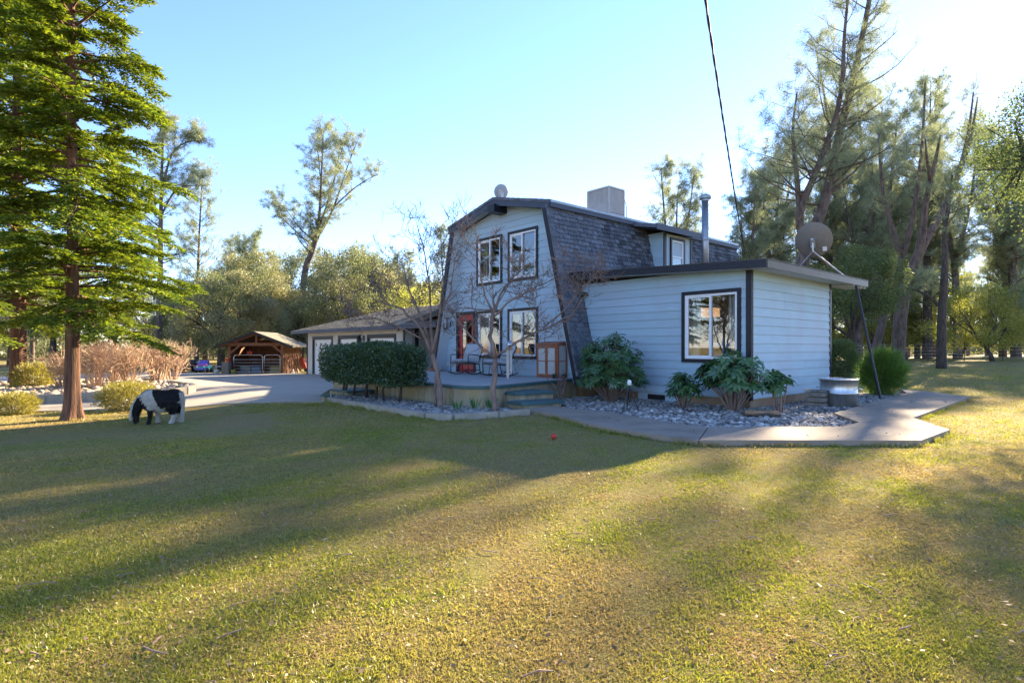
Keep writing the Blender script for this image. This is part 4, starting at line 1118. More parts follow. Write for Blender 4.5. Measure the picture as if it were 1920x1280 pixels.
for nm, x, y, mt, lb in (('bucket', -1.2, -.55, 'ybucket', 'yellow green bucket by the plywood bin'), ('bucket', -2.25, -.5, 'white', 'white bucket standing apart on the drive near the plywood bin')):
    if mt == 'ybucket': M['ybucket'] = mk('yellow_plastic', (.5, .45, .08), (.42, .38, .06), 3, .5)
    b = MB(); b.lathe([(0, 0), (.11, 0), (.145, .26), (.155, .27), (.14, .27), (.105, .02), (0, .02)], 18); o = b.build(nm, M[mt], None, True, shp(x, y)); tag(o, lb, 'bucket')
    b = MB(); b.tube([(-.145, 0, .25), (-.1, -.08, .17), (0, -.15, .13), (.1, -.08, .17), (.145, 0, .25)], .005, 5); b.build('handle', M['steel'], o)
# tools leaning on the sunny shed side
tools = [('rake', .3, 'wood', 'rake with orange handle leaning on the shed side'), ('shovel', .75, 'wood', 'shovel with dark blade leaning on the shed side'), ('pitchfork', 1.15, 'redpaint', 'red handled fork leaning on the shed side'), ('broom', 1.55, 'straw', 'straw broom leaning on the shed side'), ('hoe', 1.95, 'wood', 'long handled hoe leaning on the shed side')]
for nm, yy, hm, lb in tools:
    r = thing(nm, lb, 'tool', shp(hw + .42, yy), SR)
    b = MB(); b.tube([(0, 0, .06), (-.30, .05, 1.45)], .017, 8); b.build('handle', M[hm], r)
    b = MB()
    if nm == 'shovel': b.hexa([(-.01, -.1, 0), (.01, -.1, 0), (.01, .1, 0), (-.01, .1, 0), (-.06, -.1, .26), (-.045, -.1, .26), (-.045, .1, .26), (-.06, .1, .26)])
    elif nm == 'broom': b.hexa([(-.05, -.15, 0), (.05, -.15, 0), (.05, .15, 0), (-.05, .15, 0), (-.09, -.05, .3), (-.04, -.05, .3), (-.04, .05, .3), (-.09, .05, .3)])
    else:
        b.bar((-.02, -.16, .05), (-.02, .16, .05), .02)
        for k in range(6): b.bar((-.02, -.15 + k * .06, .05), (.03, -.15 + k * .06, -.03), .01)
    b.build('head', M['steel'] if nm != 'broom' else M['straw'], r)
wb = thing('wheelbarrow', 'red wheelbarrow tipped up against the shed side wall', 'wheelbarrow', shp(hw + .55, 2.6), SR)
b = MB(); b.hexa([(-.12, -.28, .25), (.18, -.22, .2), (.18, .22, .2), (-.12, .28, .25), (-.25, -.36, .95), (-.05, -.36, .95), (-.05, .36, .95), (-.25, .36, .95)]); b.build('tray', M['redpaint'], wb)
b = MB(); b.tube([(.1, -.035, .17), (.1, .035, .17)], .17, 16); b.build('wheel', M['black'], wb)
for s in (-1, 1):
    b = MB(); b.tube([(.1, s * .06, .17), (.05, s * .22, .5), (-.1, s * .28, 1.35)], .016, 8); b.build('handle', M['wood'], wb)

# small utility buggy and a toy car at the end of the drive
ap = gp(355, 40.5)
qv = thing('quad_bike', 'dark quad bike with front rack parked under the oaks', 'quad bike', ap, math.radians(20))
for sx in (-.42, .42):
    for sy in (-.6, .6):
        b = MB(); prof = [(.10, -.10), (.24, -.11), (.30, -.07), (.30, .07), (.24, .11), (.10, .10)]
        b.lathe(prof, 18); b.V = [(sx + v[2], sy + v[0], .30 + v[1]) for v in b.V]; w_o = b.build('wheel', M['black'], qv, True)
        b = MB(); b.lathe([(0, -.05), (.1, -.05), (.1, .05), (0, .05)], 12); b.V = [(sx + v[2], sy + v[0], .30 + v[1]) for v in b.V]; b.build('rim', M['steel'], w_o)
b = MB(); b.hexa([(-.2, -.6, .4), (.2, -.6, .4), (.2, .6, .4), (-.2, .6, .4), (-.16, -.5, .72), (.16, -.5, .72), (.16, .55, .72), (-.16, .55, .72)]); b.build('body', M['black'], qv, bevel=.03)
b = MB(); b.hexa([(-.5, -.85, .6), (.5, -.85, .6), (.5, -.4, .66), (-.5, -.4, .66), (-.45, -.8, .66), (.45, -.8, .66), (.4, -.45, .78), (-.4, -.45, .78)]); b.hexa([(-.5, .35, .62), (.5, .35, .62), (.5, .85, .6), (-.5, .85, .6), (-.45, .4, .74), (.45, .4, .74), (.45, .8, .66), (-.45, .8, .66)]); b.build('mudguards', M['dishgrey'], qv, bevel=.02)
b = MB(); b.hexa([(-.15, -.1, .72), (.15, -.1, .72), (.15, .5, .74), (-.15, .5, .74), (-.13, -.05, .82), (.13, -.05, .82), (.13, .48, .86), (-.13, .48, .86)]); b.build('seat', M['black'], qv, bevel=.03)
b = MB(); b.tube([(0, -.35, .7), (0, -.28, 1.0)], .03, 8); b.tube([(-.36, -.22, 1.05), (-.12, -.3, 1.02), (.12, -.3, 1.02), (.36, -.22, 1.05)], .016, 8); b.build('handlebar', M['black'], qv)
b = MB()
for k in range(4): b.tube([(-.3 + k * .2, -.85, .82), (-.3 + k * .2, -.45, .84)], .01, 6); b.tube([(-.3 + k * .2, .45, .8), (-.3 + k * .2, .85, .8)], .01, 6)
for yy in (-.85, -.45, .45, .85): b.tube([(-.34, yy, .82), (.34, yy, .82)], .01, 6)
b.build('racks', M['steel'], qv)
tpz = gp(382, 39.5)
toy = thing('toy_car', 'pink and turquoise ride on toy car by the oak trunk', 'toy car', tpz, math.radians(60))
M['pink'] = mk('pink_plastic', (.5, .12, .38), (.44, .1, .34), 3, .4); M['turq'] = mk('turquoise_plastic', (.08, .42, .48), (.06, .36, .42), 3, .4); M['violet'] = mk('violet_plastic', (.16, .12, .45), (.13, .1, .4), 3, .4)
b = MB(); b.hexa([(-.36, -.62, .18), (.36, -.62, .18), (.36, .62, .18), (-.36, .62, .18), (-.34, -.58, .46), (.34, -.58, .46), (.34, .6, .5), (-.34, .6, .5)]); b.build('body', M['turq'], toy, bevel=.05)
b = MB(); b.hexa([(-.33, -.60, .46), (.33, -.60, .46), (.33, -.15, .5), (-.33, -.15, .5), (-.3, -.55, .56), (.3, -.55, .56), (.3, -.15, .62), (-.3, -.15, .62)]); b.build('bonnet', M['pink'], toy, bevel=.03)
b = MB(); b.hexa([(-.28, -.16, .6), (.28, -.16, .6), (.28, -.13, .6), (-.28, -.13, .6), (-.25, -.02, .84), (.25, -.02, .84), (.25, .0, .84), (-.25, .0, .84)]); b.build('windscreen', M['violet'], toy)
b = MB(); b.box(-.26, .26, .25, .36, .45, .82); b.build('seat_back', M['violet'], toy, bevel=.03)
b = MB(); b.box(-.37, .37, -.66, -.60, .2, .32); b.build('bumper', M['violet'], toy, bevel=.02)
for sx in (-.36, .36):
    for sy in (-.4, .4):
        b = MB(); b.lathe([(0, -.06), (.16, -.06), (.17, 0), (.16, .06), (0, .06)], 16); b.V = [(sx + v[2], sy + v[0], .17 + v[1]) for v in b.V]; b.build('wheel', M['black'], toy, True)
    b = MB(); b.lathe([(0, 0), (.06, 0), (.06, .02), (0, .03)], 12); b.V = [(sx * .6 + v[0], -.60 - v[2], .42 + v[1]) for v in b.V]; b.build('headlight', M['white'], toy)
# shepherd hook and a slim white bench
hk = gp(447, 40)
b = MB(); b.tube([(0, 0, 0), (0, 0, 1.65), (.06, 0, 1.78), (.18, 0, 1.8), (.26, 0, 1.7), (.24, 0, 1.62)], .018, 8); o = b.build('shepherd_hook', M['black'], None, False, hk); tag(o, 'tall black crook pole on the far grass near the shed', 'pole')
o.rotation_euler = (0, 0, math.radians(49))
bp_ = gp(418, 41)
wbn = thing('garden_bench', 'low white garden bench by the oak trunk beyond the drive', 'bench', bp_, math.radians(70))
b = MB(); b.box(-.5, .5, -.18, .18, .36, .40); b.build('seat', M['white'], wbn)
for s in (-1, 1):
    b = MB(); b.tube([(s * .44, -.15, 0), (s * .44, -.15, .36)], .02, 6); b.tube([(s * .44, .15, 0), (s * .44, .15, .36)], .02, 6); b.build('leg', M['white'], wbn)

# wire fence across the far field
fposts = []
for i, (px_, D) in enumerate(((1560, 47), (1640, 46), (1690, 45), (1740, 44), (1808, 43), (1880, 42.5), (1960, 42))):
    p = gp(px_, D); fposts.append(p)
    b = MB(); b.tube([(0, 0, -.1), (0, 0, 1.45)], .03, 6); o = b.build('fence_post', M['bark_dark'], None, False, p); tag(o, 'slim rusty fence post in the sunny field behind the trees', 'fence post', 'posts of the far wire fence')
wf = thing('fence_wire', 'thin strands of wire strung along the far field fence', 'wire fence')
for k in range(5):
    b = MB(); b.tube([p + Vector((0, 0, .3 + k * .25)) for p in fposts], .007, 4); b.build('wire', M['steel'], wf)
for i, (px_, D) in enumerate(((-40, 46), (60, 50), (150, 54), (250, 58), (330, 60), (410, 62), (480, 64))):
    p = gp(px_, D)
    b = MB(); b.tube([(0, 0, -.1), (0, 0, 1.35)], .06, 6); o = b.build('fence_post', M['bark_dark'], None, False, p); tag(o, 'weathered rail fence post beyond the drive and planter', 'fence post', 'posts of the far rail fence'); fposts.append(p)
rl_ = thing('rail_fence', 'brown two rail fence running across the far field beyond the planter', 'fence')
L_ = fposts[-7:]
for a, q in zip(L_[:-1], L_[1:]):
    for zz in (.55, 1.1):
        b = MB(); b.bar(a + Vector((0, 0, zz)), q + Vector((0, 0, zz)), .05, .13); b.build('rail', M['wood'], rl_)
# ------------------------------------------------------------------ foliage helpers
def nrmz(a): return a / np.maximum(np.linalg.norm(a, axis=-1, keepdims=True), 1e-9)
def leaf_quads(P, D, L, W, r, up=None, bend=.0):
    n = len(P); D = nrmz(D)
    ref = r.normal(size=(n, 3)) if up is None else np.tile(np.array(up, float), (n, 1)) + .5 * r.normal(size=(n, 3))
    S = nrmz(np.cross(D, ref)) * (np.asarray(W).reshape(-1, 1) / 2)
    L = np.asarray(L).reshape(-1, 1)
    dn = np.array([0, 0, -1.0]) * bend * L
    return np.stack([P, P + D * L * .45 + S, P + D * L + dn, P + D * L * .45 - S], 1)
def needle_tris(P, D, L, W, r):
    n = len(P); D = nrmz(D); S = nrmz(np.cross(D, r.normal(size=(n, 3)))) * (np.asarray(W).reshape(-1, 1) / 2)
    return np.stack([P - S, P + S, P + D * np.asarray(L).reshape(-1, 1)], 1)
def V3(p): return np.array(p, float)

# ------------------------------------------------------------------ pines
def make_pine(stems, seed, blen=2.3, nb=15, nsub=5, ntw=5, ntf=3, nn=7, needle=.25, nw=.022, bare=.0, tubes=True):
    r = np.random.default_rng(seed); wood = MB(); TP = []; TD = []
    for (pts, r0, r1, f0) in stems:
        pts = [V3(p) for p in pts]
        # smooth resample
        Q = []
        for i in range(len(pts) - 1):
            for k in range(4):
                t = k / 4; p0 = pts[max(i - 1, 0)]; p1 = pts[i]; p2 = pts[i + 1]; p3 = pts[min(i + 2, len(pts) - 1)]
                Q.append(.5 * ((2 * p1) + (-p0 + p2) * t + (2 * p0 - 5 * p1 + 4 * p2 - p3) * t * t + (-p0 + 3 * p1 - 3 * p2 + p3) * t ** 3))
        Q.append(pts[-1]); n = len(Q)
        R = [r0 + (r1 - r0) * (i / (n - 1)) ** .85 for i in range(n)]
        wood.tube(Q, R, 10)
        slen = sum(np.linalg.norm(Q[i_ + 1] - Q[i_]) for i_ in range(n - 1)) * (1 - f0); nbs = max(4, int(nb * 1.5 * min(slen, 16) / 8.0))
        for b_ in range(nbs):
            t = f0 + (1 - f0) * (b_ + r.random()) / nbs
            i = min(int(t * (n - 1)), n - 2); f = t * (n - 1) - i; p = Q[i] * (1 - f) + Q[i + 1] * f
            az = r.uniform(0, 6.283); k = (t - f0) / max(1e-3, 1 - f0)
            L = blen * (1 - .5 * k) * r.uniform(.5, 1.25); el = math.radians(r.uniform(0, 38) + 25 * k)
            d = np.array([math.cos(az) * math.cos(el), math.sin(az) * math.cos(el), math.sin(el)])
            B = [p]; dd = d.copy()
            for s in range(4):
                B.append(B[-1] + dd * L / 4); dd = nrmz(dd + np.array([0, 0, .16]) + .16 * r.normal(size=3))
            br = max(.012, R[i] * .32); wood.tube(B, [br, br * .75, br * .55, br * .4, br * .2], 5, False)
            if r.random() < bare: continue
            for w in range(nsub):
                s = .25 + .75 * (w + r.random()) / nsub if w < nsub - 1 else 1.0
                j = min(int(s * 4), 3); g = s * 4 - j; q = B[j] * (1 - g) + B[j + 1] * g
                sdv = nrmz(d * .7 + r.normal(size=3) * .7 + np.array([0, 0, .10])); sl_ = r.uniform(.35, .85) * (.4 + .32 * L)
                wood.tube([q, q + sdv * sl_ * .5 + np.array([0, 0, -.02]), q + sdv * sl_], [.014, .009, .004], 3, False)
                for w2 in range(ntw):
                    f2 = r.uniform(.2, 1.0); q2 = q + sdv * sl_ * f2; td = nrmz(sdv * .7 + r.normal(size=3) * .8 + np.array([0, 0, .18])); tl = r.uniform(.15, .5)
                    for k2 in range(ntf):
                        TP.append(q2 + td * tl * ((k2 + .6) / ntf)); TD.append(td)
        TP.append(Q[-1]); TD.append(np.array([0, 0, 1.0]))
    TP = np.repeat(np.array(TP), nn, 0); TD = np.repeat(np.array(TD), nn, 0); m = len(TP)
    D = nrmz(TD * .7 + r.normal(size=(m, 3)) * .6 + np.array([0, 0, -.1]))
    V = needle_tris(TP + r.normal(size=(m, 3)) * .07, D, needle * r.uniform(.7, 1.2, m), np.full(m, nw), r)
    return wood, V
def pine_tree(label, loc, stems, seed, group=None, bark='bark', rz=math.radians(49.1), **kw):
    wood, V = make_pine(stems, seed, **kw)
    t = thing('grey_pine', label, 'tree', loc, rz, group)
    wood.build('trunk', M[bark], t, True); link('crown', soup('crown', V, 3, M['pine']), t)
    return t
def stem_auto(H, forks, seed, lean=0.0, spread=.28, r0=.28, fz=.4):
    r = np.random.default_rng(seed); hz = H * fz; S = []
    mid = np.array([lean * hz * .6, r.normal() * .2, hz])
    S.append(([(0, 0, -.2), (lean * hz * .25, 0, hz * .5), tuple(mid)], r0, r0 * .72, .35))
    for k in range(forks):
        a = 2 * math.pi * k / forks + r.uniform(-.4, .4); h = H * r.uniform(.82, 1.0) - hz; sp = spread * h * r.uniform(.6, 1.1) if forks > 1 else .03 * h
        e = mid + np.array([lean * h + sp * math.cos(a), sp * math.sin(a), h]); m1 = mid + (e - mid) * .45 + np.array([sp * .15 * math.cos(a), sp * .15 * math.sin(a), -.02 * h])
        S.append(([tuple(mid), tuple(m1), tuple(e)], r0 * (.6 if forks > 1 else .72), .03, .05))
    return S
GP = 'grey pines standing around the house'
pine_tree('slim single stemmed grey pine with open tiered crown', gp(368, 55), [([(0, 0, 0), (.1, 0, 7), (.3, 0, 13), (.5, .2, 18.6)],   .24, .03, .22)], 3, nb=24, blen=3.4)
pine_tree('grey pine whose bent tip arches out behind the redwood', gp(296, 48), [([(0, 0, 0), (.2, 0, 9), (.3, 0, 16), (.5, 0, 21)], .30, .05, .3), ([(.3, 0, 15), (1.2, 0, 18.2), (2.6, .2, 19.3), (3.9, .2, 19.1)], .10, .03, .3), ([(.3, 0, 13), (1.4, .2, 15.2), (3.2, .2, 15.6)], .09, .03, .3)], 4, nb=18, blen=2.6)
pine_tree('short bushy topped grey pine behind the round oak', gp(470, 68), stem_auto(16.6, 3, 5, .0, .10, .26, .45), 5, nb=20, blen=2.4)
# the leaning many stemmed pine behind the garage
k = 1 / 1069 * 58
def sp(px, py, d=0.0, px0=563, D=58): return ((px - px0) / 1069 * D, d, (650.5 - py) / 1069 * D + 1.37 + .45)
pine_tree('leaning many stemmed grey pine rising behind the garage', gp(563, 58),
    [([(0, 0, 0), sp(570, 520), sp(585, 470), sp(596, 430)], .36, .26, .6),
     ([sp(596, 430), sp(597, 360, .8), sp(590, 290, 1.2), sp(585, 262, 1.3)], .12, .025, .0),
     ([sp(596, 430), sp(606, 360, -.8), sp(610, 290, -.9), sp(612, 246, -.9)], .13, .025, .05),
     ([sp(596, 430), sp(612, 350, 1.5), sp(624, 285, 1.8), sp(630, 250, 1.8)], .12, .025, .05),
     ([sp(592, 450), sp(622, 390, .3), sp(648, 310, .5), sp(670, 255, .4)], .15, .025, .1),
     ([sp(622, 390), sp(660, 360, -.6), sp(690, 340, -.8), sp(712, 330, -.8)], .08, .02, .1),
     ([sp(592, 450), sp(560, 425, .5), sp(530, 385, .3), sp(516, 380, 0)], .07, .02, .1),
     ([sp(588, 462), sp(560, 435, -.6), sp(530, 408, -.6), sp(515, 408, -.4)], .07, .02, .1)], 6, nb=15, blen=2.9)
g2 = pine_tree('grey pine standing behind the gambrel roof', gp(836, 60), stem_auto(15.6, 2, 8, .02, .12, .24, .4), 8, nb=22, blen=2.2)
g3 = pine_tree('broad two stemmed grey pine behind the flue pipe', gp(1262, 46), stem_auto(16.6, 3, 9, .02, .16, .30, .42), 9, nb=24, blen=2.7)
g4 = pine_tree('grey pine behind the far end of the gambrel roof', gp(1398, 44), stem_auto(14.8, 3, 10, .04, .17, .30, .40), 10, nb=24, blen=2.6)
# big leaning pine behind the wing
def sq(px, py, d, px0, D, z0=0.0): return ((px - px0) / 1069 * D, d, (650.5 - py) / 1069 * D + 1.37 - z0)
D = 29.0; p0 = gp(1490, D)
pine_tree('tall leaning pine with two dark trunks behind the wing roof', p0,
    [([(0, 0, -.3), sq(1492, 560, 0, 1490, D), sq(1512, 470, 0, 1490, D), sq(1550, 380, .2, 1490, D), sq(1580, 250, .3, 1490, D), sq(1612, 120, .3, 1490, D), sq(1640, -20, .3, 1490, D), sq(1660, -150, .2, 1490, D)], .40, .07, .42),
     ([sq(1512, 470, 0, 1490, D), sq(1488, 410, -.6, 1490, D), sq(1510, 330, -1.2, 1490, D), sq(1540, 220, -1.6, 1490, D), sq(1545, 100, -1.8, 1490, D), sq(1555, 0, -1.8, 1490, D)], .24, .04, .25),
     ([sq(1550, 380, .2, 1490, D), sq(1575, 300, 1.0, 1490, D), sq(1582, 200, 1.5, 1490, D), sq(1565, 60, 1.8, 1490, D)], .16, .03, .2),
     ([sq(1488, 410, -.6, 1490, D), sq(1478, 330, -.8, 1490, D), sq(1470, 260, -.9, 1490, D), sq(1478, 190, -.9, 1490, D)], .16, .03, .15)], 11, nb=21, blen=3.1, nw=.014)
D = 34.0; p0 = gp(1682, D)
pine_tree('massive forked pine leaning over beyond the round bush', p0,
    [([(0, 0, -.3), sq(1688, 600, 0, 1682, D), sq(1700, 540, 0, 1682, D)], .38, .33, .9),
     ([sq(1698, 545, 0, 1682, D), sq(1716, 470, -.4, 1682, D), sq(1722, 390, -.6, 1682, D), sq(1734, 320, -.8, 1682, D), sq(1742, 270, -.9, 1682, D)], .30, .05, .45),
     ([sq(1700, 540, 0, 1682, D), sq(1740, 470, .6, 1682, D), sq(1785, 400, .9, 1682, D), sq(1826, 320, 1.2, 1682, D), sq(1848, 240, 1.3, 1682, D), sq(1858, 160, 1.3, 1682, D)], .34, .03, .45),
     ([sq(1785, 400, .9, 1682, D), sq(1838, 330, 2, 1682, D), sq(1880, 250, 2.5, 1682, D), sq(1905, 150, 2.8, 1682, D)], .2, .04, .4),
     ([sq(1728, 350, -.7, 1682, D), sq(1706, 320, -1.4, 1682, D), sq(1696, 285, -1.7, 1682, D)], .12, .03, .3)], 12, nb=7, blen=2.5, nw=.013)
D = 31.5; p0 = gp(1765, D)
pine_tree('straight dark trunked tree casting a shadow on the field', p0,
    [([(0, 0, -.2), sq(1766, 600, 0, 1765, D), sq(1772, 500, 0, 1765, D), sq(1774, 440, .1, 1765, D), sq(1788, 380, .3, 1765, D), sq(1796, 330, .4, 1765, D)], .27, .04, .5),
     ([sq(1768, 590, 0, 1765, D), sq(1748, 562, .2, 1765, D), sq(1715, 545, .4, 1765, D), sq(1690, 548, .4, 1765, D)], .10, .03, .5)], 13, bark='bark_dark', nb=13, blen=2.1, nw=.016, bare=.25)
pine_tree('leaning reddish pine trunk beside the small dark oak', gp(1632, 36), [([(0, 0, -.2), (1.2, 0, 4.4), (2.6, 0, 9), (3.4, .2, 14), (3.6, .2, 18)], .27, .04, .5), ([(1.9, 0, 7), (1.2, .6, 11), (1.1, .9, 15)], .2, .04, .3)], 14, nb=8, blen=2.4, bark='bark')
pine_tree('very tall narrow pine rising between the leaning trunks', gp(1738, 52), stem_auto(26.5, 3, 17, .02, .07, .4, .5), 17, nb=17, blen=2.8)
src = [g2, g3, g4]
for i, (px, D, rz, s) in enumerate(((1450, 50, .4, .95), (1610, 47, 1.5, 1.05), (1655, 52, 2.6, 1.1), (1720, 56, 3.3, 1.15), (1795, 50, 4.1, 1.2), (1560, 55, 5.0, 1.0), (1850, 72, .9, .95), (1900, 68, 2.0, 1.0), (1815, 84, 3.0, .9), (1960, 40, 2.2, 1.1), (1590, 62, 3.9, 1.25), (1635, 60, .2, 1.2), (1690, 64, 5.5, 1.3), (1750, 66, 2.1, 1.3), (1700, 72, 4.4, 1.3), (1500, 60, 2.5, 1.15), (1880, 58, 1.1, 1.25), (1442, 52, .8, 1.35), (1545, 50, 2.3, 1.5), (1642, 50, 1.9, 1.5), (1905, 54, 3.6, 1.5), (1345, 62, 1.2, .85))):
    copy_tree(src[i % 3], gp(px, D), rz, s, 'open crowned grey pine in the woodland behind the wing')
for o in [o for o in COL.objects if o.get('label') == 'open crowned grey pine in the woodland behind the wing']: o['group'] = 'pines in the woodland behind the wing'
for i, (px, D, rz, s) in enumerate(((-120, 62, .3, 1.1), (60, 75, 2, 1.0), (720, 76, 1.1, .85), (505, 84, 2.2, 1.1), (432, 80, .7, 1.05), (675, 84, 3.1, 1.15), (760, 70, 4, .95))):
    o = copy_tree(src[i % 3], gp(px, D), rz, s, 'grey pine far behind the drive and garage'); o['group'] = 'pines far behind the garage'

# ------------------------------------------------------------------ redwoods
def make_redwood(seed, H=12.5, zlo=1.8, Lmax=1.82, nbr=185, r0=.118):
    r = np.random.default_rng(seed); wood = MB()
    n = 26; zs = [-.1, 0, .08, .2, .4, .8, 1.4, 2.2, 3.5, 5, 7, 9, 11, H]; 
    for i, z in enumerate(zs):
        fl = .085 * math.exp(-max(z, 0) / .22) + r0 * (1 - max(z, 0) / H * .93)
        for k in range(n):
            a = 2 * math.pi * k / n; rr = fl * (1 + .09 * math.sin(5 * a + .6 * z) + .05 * math.sin(9 * a - z * .9) + (.16 * math.exp(-max(z, 0) / .25)) * math.sin(4 * a + 1))
            wood.V.append((rr * math.cos(a) + .02 * math.sin(z * .7), rr * math.sin(a), z))
    for i in range(len(zs) - 1):
        for k in range(n):
            k2 = (k + 1) % n; wood.F.append((i * n + k, i * n + k2, (i + 1) * n + k2, (i + 1) * n + k))
    P = []; D = []; UPV = []
    for b_ in range(nbr):
        t = (b_ + r.random()) / nbr; z = zlo + (H - zlo - .2) * t ** 1.05
        L = Lmax * (1 - .80 * max(0, (z - 4.5) / (H - 4.5))) * r.uniform(.45, 1.12) if z > 4.5 else Lmax * r.uniform(.5, 1.15)
        az = b_ * 2.39996 + r.uniform(-.5, .5); el = math.radians(6 + 16 * t + r.uniform(-14, 14)); dr = (.13 if z < 4 else .2) * r.uniform(.5, 1.3)
        out = np.array([math.cos(az), math.sin(az), 0.0]); side = np.array([-math.sin(az), math.cos(az), 0.0])
        def bp(s): return np.array([0, 0, z]) + out * (L * s) + np.array([0, 0, math.tan(el) * L * s - dr * L * s * s * 1.6]) + side * (.06 * L * math.sin(3 * s + b_))
        wood.tube([bp(0), bp(.3), bp(.65), bp(1)], [.028, .018, .010, .004], 5, False)
        nl = int(11 + 13 * L / Lmax)
        for j in range(nl):
            s = .2 + .8 * ((j + r.random()) / nl) ** .8; p = bp(s); tang = nrmz(bp(min(1, s + .05)) - bp(s - .05))
            for sg in (1, -1):
                bl = (.52 - .30 * abs(s - .45)) * r.uniform(.5, 1.1) * (L / Lmax) ** .5
                dirn = nrmz(tang * r.uniform(.5, .95) + side * sg * r.uniform(.7, 1.1) + np.array([0, 0, r.uniform(-.35, .12)]))
                m = int(6 + bl * 22); q = np.linspace(.08, 1, m)[:, None]
                base = p + dirn * bl * q + np.array([0, 0, -.10]) * bl * q ** 2
                hs = nrmz(np.cross(dirn, np.array([0, 0, 1.0])))
                for s2 in (1, -1):
                    P.append(base + r.normal(size=(m, 3)) * .006); D.append(dirn * .75 + hs * s2 * .65 + r.normal(size=(m, 3)) * .22)
    P = np.concatenate(P); D = np.concatenate(D); m = len(P)
    V = leaf_quads(P, D, .10 * r.uniform(.7, 1.2, m), np.full(m, .030), r, up=(0, 0, 1))
    return wood, V
wood, V = make_redwood(21)
rw = thing('redwood_tree', 'large redwood with drooping green boughs beside the grazing pony', 'tree', gp(135, 12.5), .8); rw.scale = (1.17,) * 3
wood.build('trunk', M['bark_red'], rw, True); link('crown', soup('crown', V, 4, M['redwood']), rw)
o = copy_tree(rw, gp(33, 23.7), 2.4, 1.75, 'stout orange barked redwood standing in the boulder planter'); o.scale = (2.3, 2.3, 1.75)
o = copy_tree(rw, gp(-150, 16), 4.0, 1.2, 'redwood at the far end of the boulder planter')
o = copy_tree(rw, gp(215, 31), 5.2, 1.2, 'redwood further back on the lawn beyond the planter shrubs')

# ------------------------------------------------------------------ oaks and other broadleaf trees
def make_oak(seed, R=3.4, H=6.8, zc=None, ncl=76, nl=460, ls=.15, trunk=.28, low=.25, lean=0.0):
    r = np.random.default_rng(seed); wood = MB(); zc = zc or H - R * .85; P = []; C = []
    for i in range(ncl):
        d = nrmz(r.normal(size=3)); d[2] = d[2] * (1 if d[2] > 0 else .75)
        rad = R * r.uniform(.45, 1.0) ** .6; C.append(np.array([d[0] * rad, d[1] * rad, zc + d[2] * rad * (H - zc) / R]) + np.array([lean, 0, 0]))
    fork = np.array([lean * .4, 0, H * low])
    wood.tube([(0, 0, -.2), (lean * .15, .05, H * low * .5), tuple(fork)], [trunk * 1.25, trunk, trunk * .85], 10)
    limbs = []
    for k in range(6):
        a = k * 1.047 + r.uniform(-.3, .3); e = fork + np.array([math.cos(a) * R * .5 + lean * .4, math.sin(a) * R * .5, (zc - fork[2]) * r.uniform(.7, 1.15)]); m1 = (fork + e) / 2 + r.normal(size=3) * .18
        wood.tube([tuple(fork), tuple(m1), tuple(e)], [trunk * .5, trunk * .38, trunk * .22], 7, False); limbs.append(e)
    for cc in C:
        e = min(limbs, key=lambda q: np.linalg.norm(q - cc)); m1 = (e + cc) / 2 + r.normal(size=3) * .2
        wood.tube([tuple(e), tuple(m1), tuple(cc)], [trunk * .16, trunk * .1, .012], 5, False)
        cr = R * r.uniform(.17, .31); n = int(nl * r.uniform(.6, 1.3))
        q = r.normal(size=(n, 3)); q = nrmz(q) * (r.random((n, 1)) ** .45) * cr * np.array([1.15, 1.15, .8]); P.append(cc + q)
    P = np.concatenate(P); m = len(P)
    D = r.normal(size=(m, 3)) + np.array([0, 0, -.15])
    V = leaf_quads(P, D, ls * r.uniform(.7, 1.3, m), ls * .55 * r.uniform(.7, 1.2, m), r)
    return wood, V
def oak_tree(label, loc, seed, mat='oak', name='live_oak', group=None, rz=0, **kw):
    wood, V = make_oak(seed, **kw); t = thing(name, label, 'tree', loc, rz, group)
    wood.build('trunk', M['bark_dark'], t, True); link('crown', soup('crown', V, 4, M[mat]), t); return t
oa = oak_tree('round silvery live oak shading the quad bike', gp(414, 45.5), 31, R=3.9, H=7.9, zc=4.3, ncl=90, nl=520, rz=1)
ob = oak_tree('tall loose live oak behind the garage roof', gp(655, 50), 32, R=3.9, H=10.6, zc=5.8, ncl=84, nl=440, rz=.3)
oc = oak_tree('yellow green tree glowing behind the gambrel house', gp(800, 46), 33, 'oaky', 'broadleaf_tree', R=3.3, H=7.0, zc=3.4, ncl=60, nl=300, low=.15, trunk=.16)
od = oak_tree('small dark oak with twisted trunk behind the wing', gp(1594, 28), 34, 'oakdark', R=2.4, H=6.4, zc=4.2, ncl=60, nl=330, ls=.10, trunk=.16, low=.26, lean=.3)
oe = oak_tree('yellow leaved oak with slanting trunks by the far fence', gp(1862, 42), 35, 'oaky', R=3.2, H=5.6, zc=2.9, ncl=56, nl=270, ls=.14, trunk=.15, low=.16, lean=-1.0)
for px, D, rz, s in ((530, 62, 2, 1.05), (585, 57, 3.4, .9), (700, 55, .6, 1.0), (745, 58, 4, 1.0), (480, 70, 5, 1.1), (340, 64, 1.7, .9), (-60, 60, 2.2, 1.0), (280, 80, 4.2, 1.1), (620, 60, 1.4, 1.1), (670, 64, 3, 1.1), (770, 66, .9, 1.2), (100, 58, 3, 1.1), (20, 66, 1, 1.2), (460, 60, 2.2, 1.15), (385, 72, .5, 1.25), (560, 74, 1.9, 1.4), (725, 70, 2.7, 1.45)):
    o = copy_tree(oa if px % 20 else ob, gp(px, D), rz, s, 'silvery green live oak in the woodland behind the garage'); o['group'] = 'oaks behind the garage'
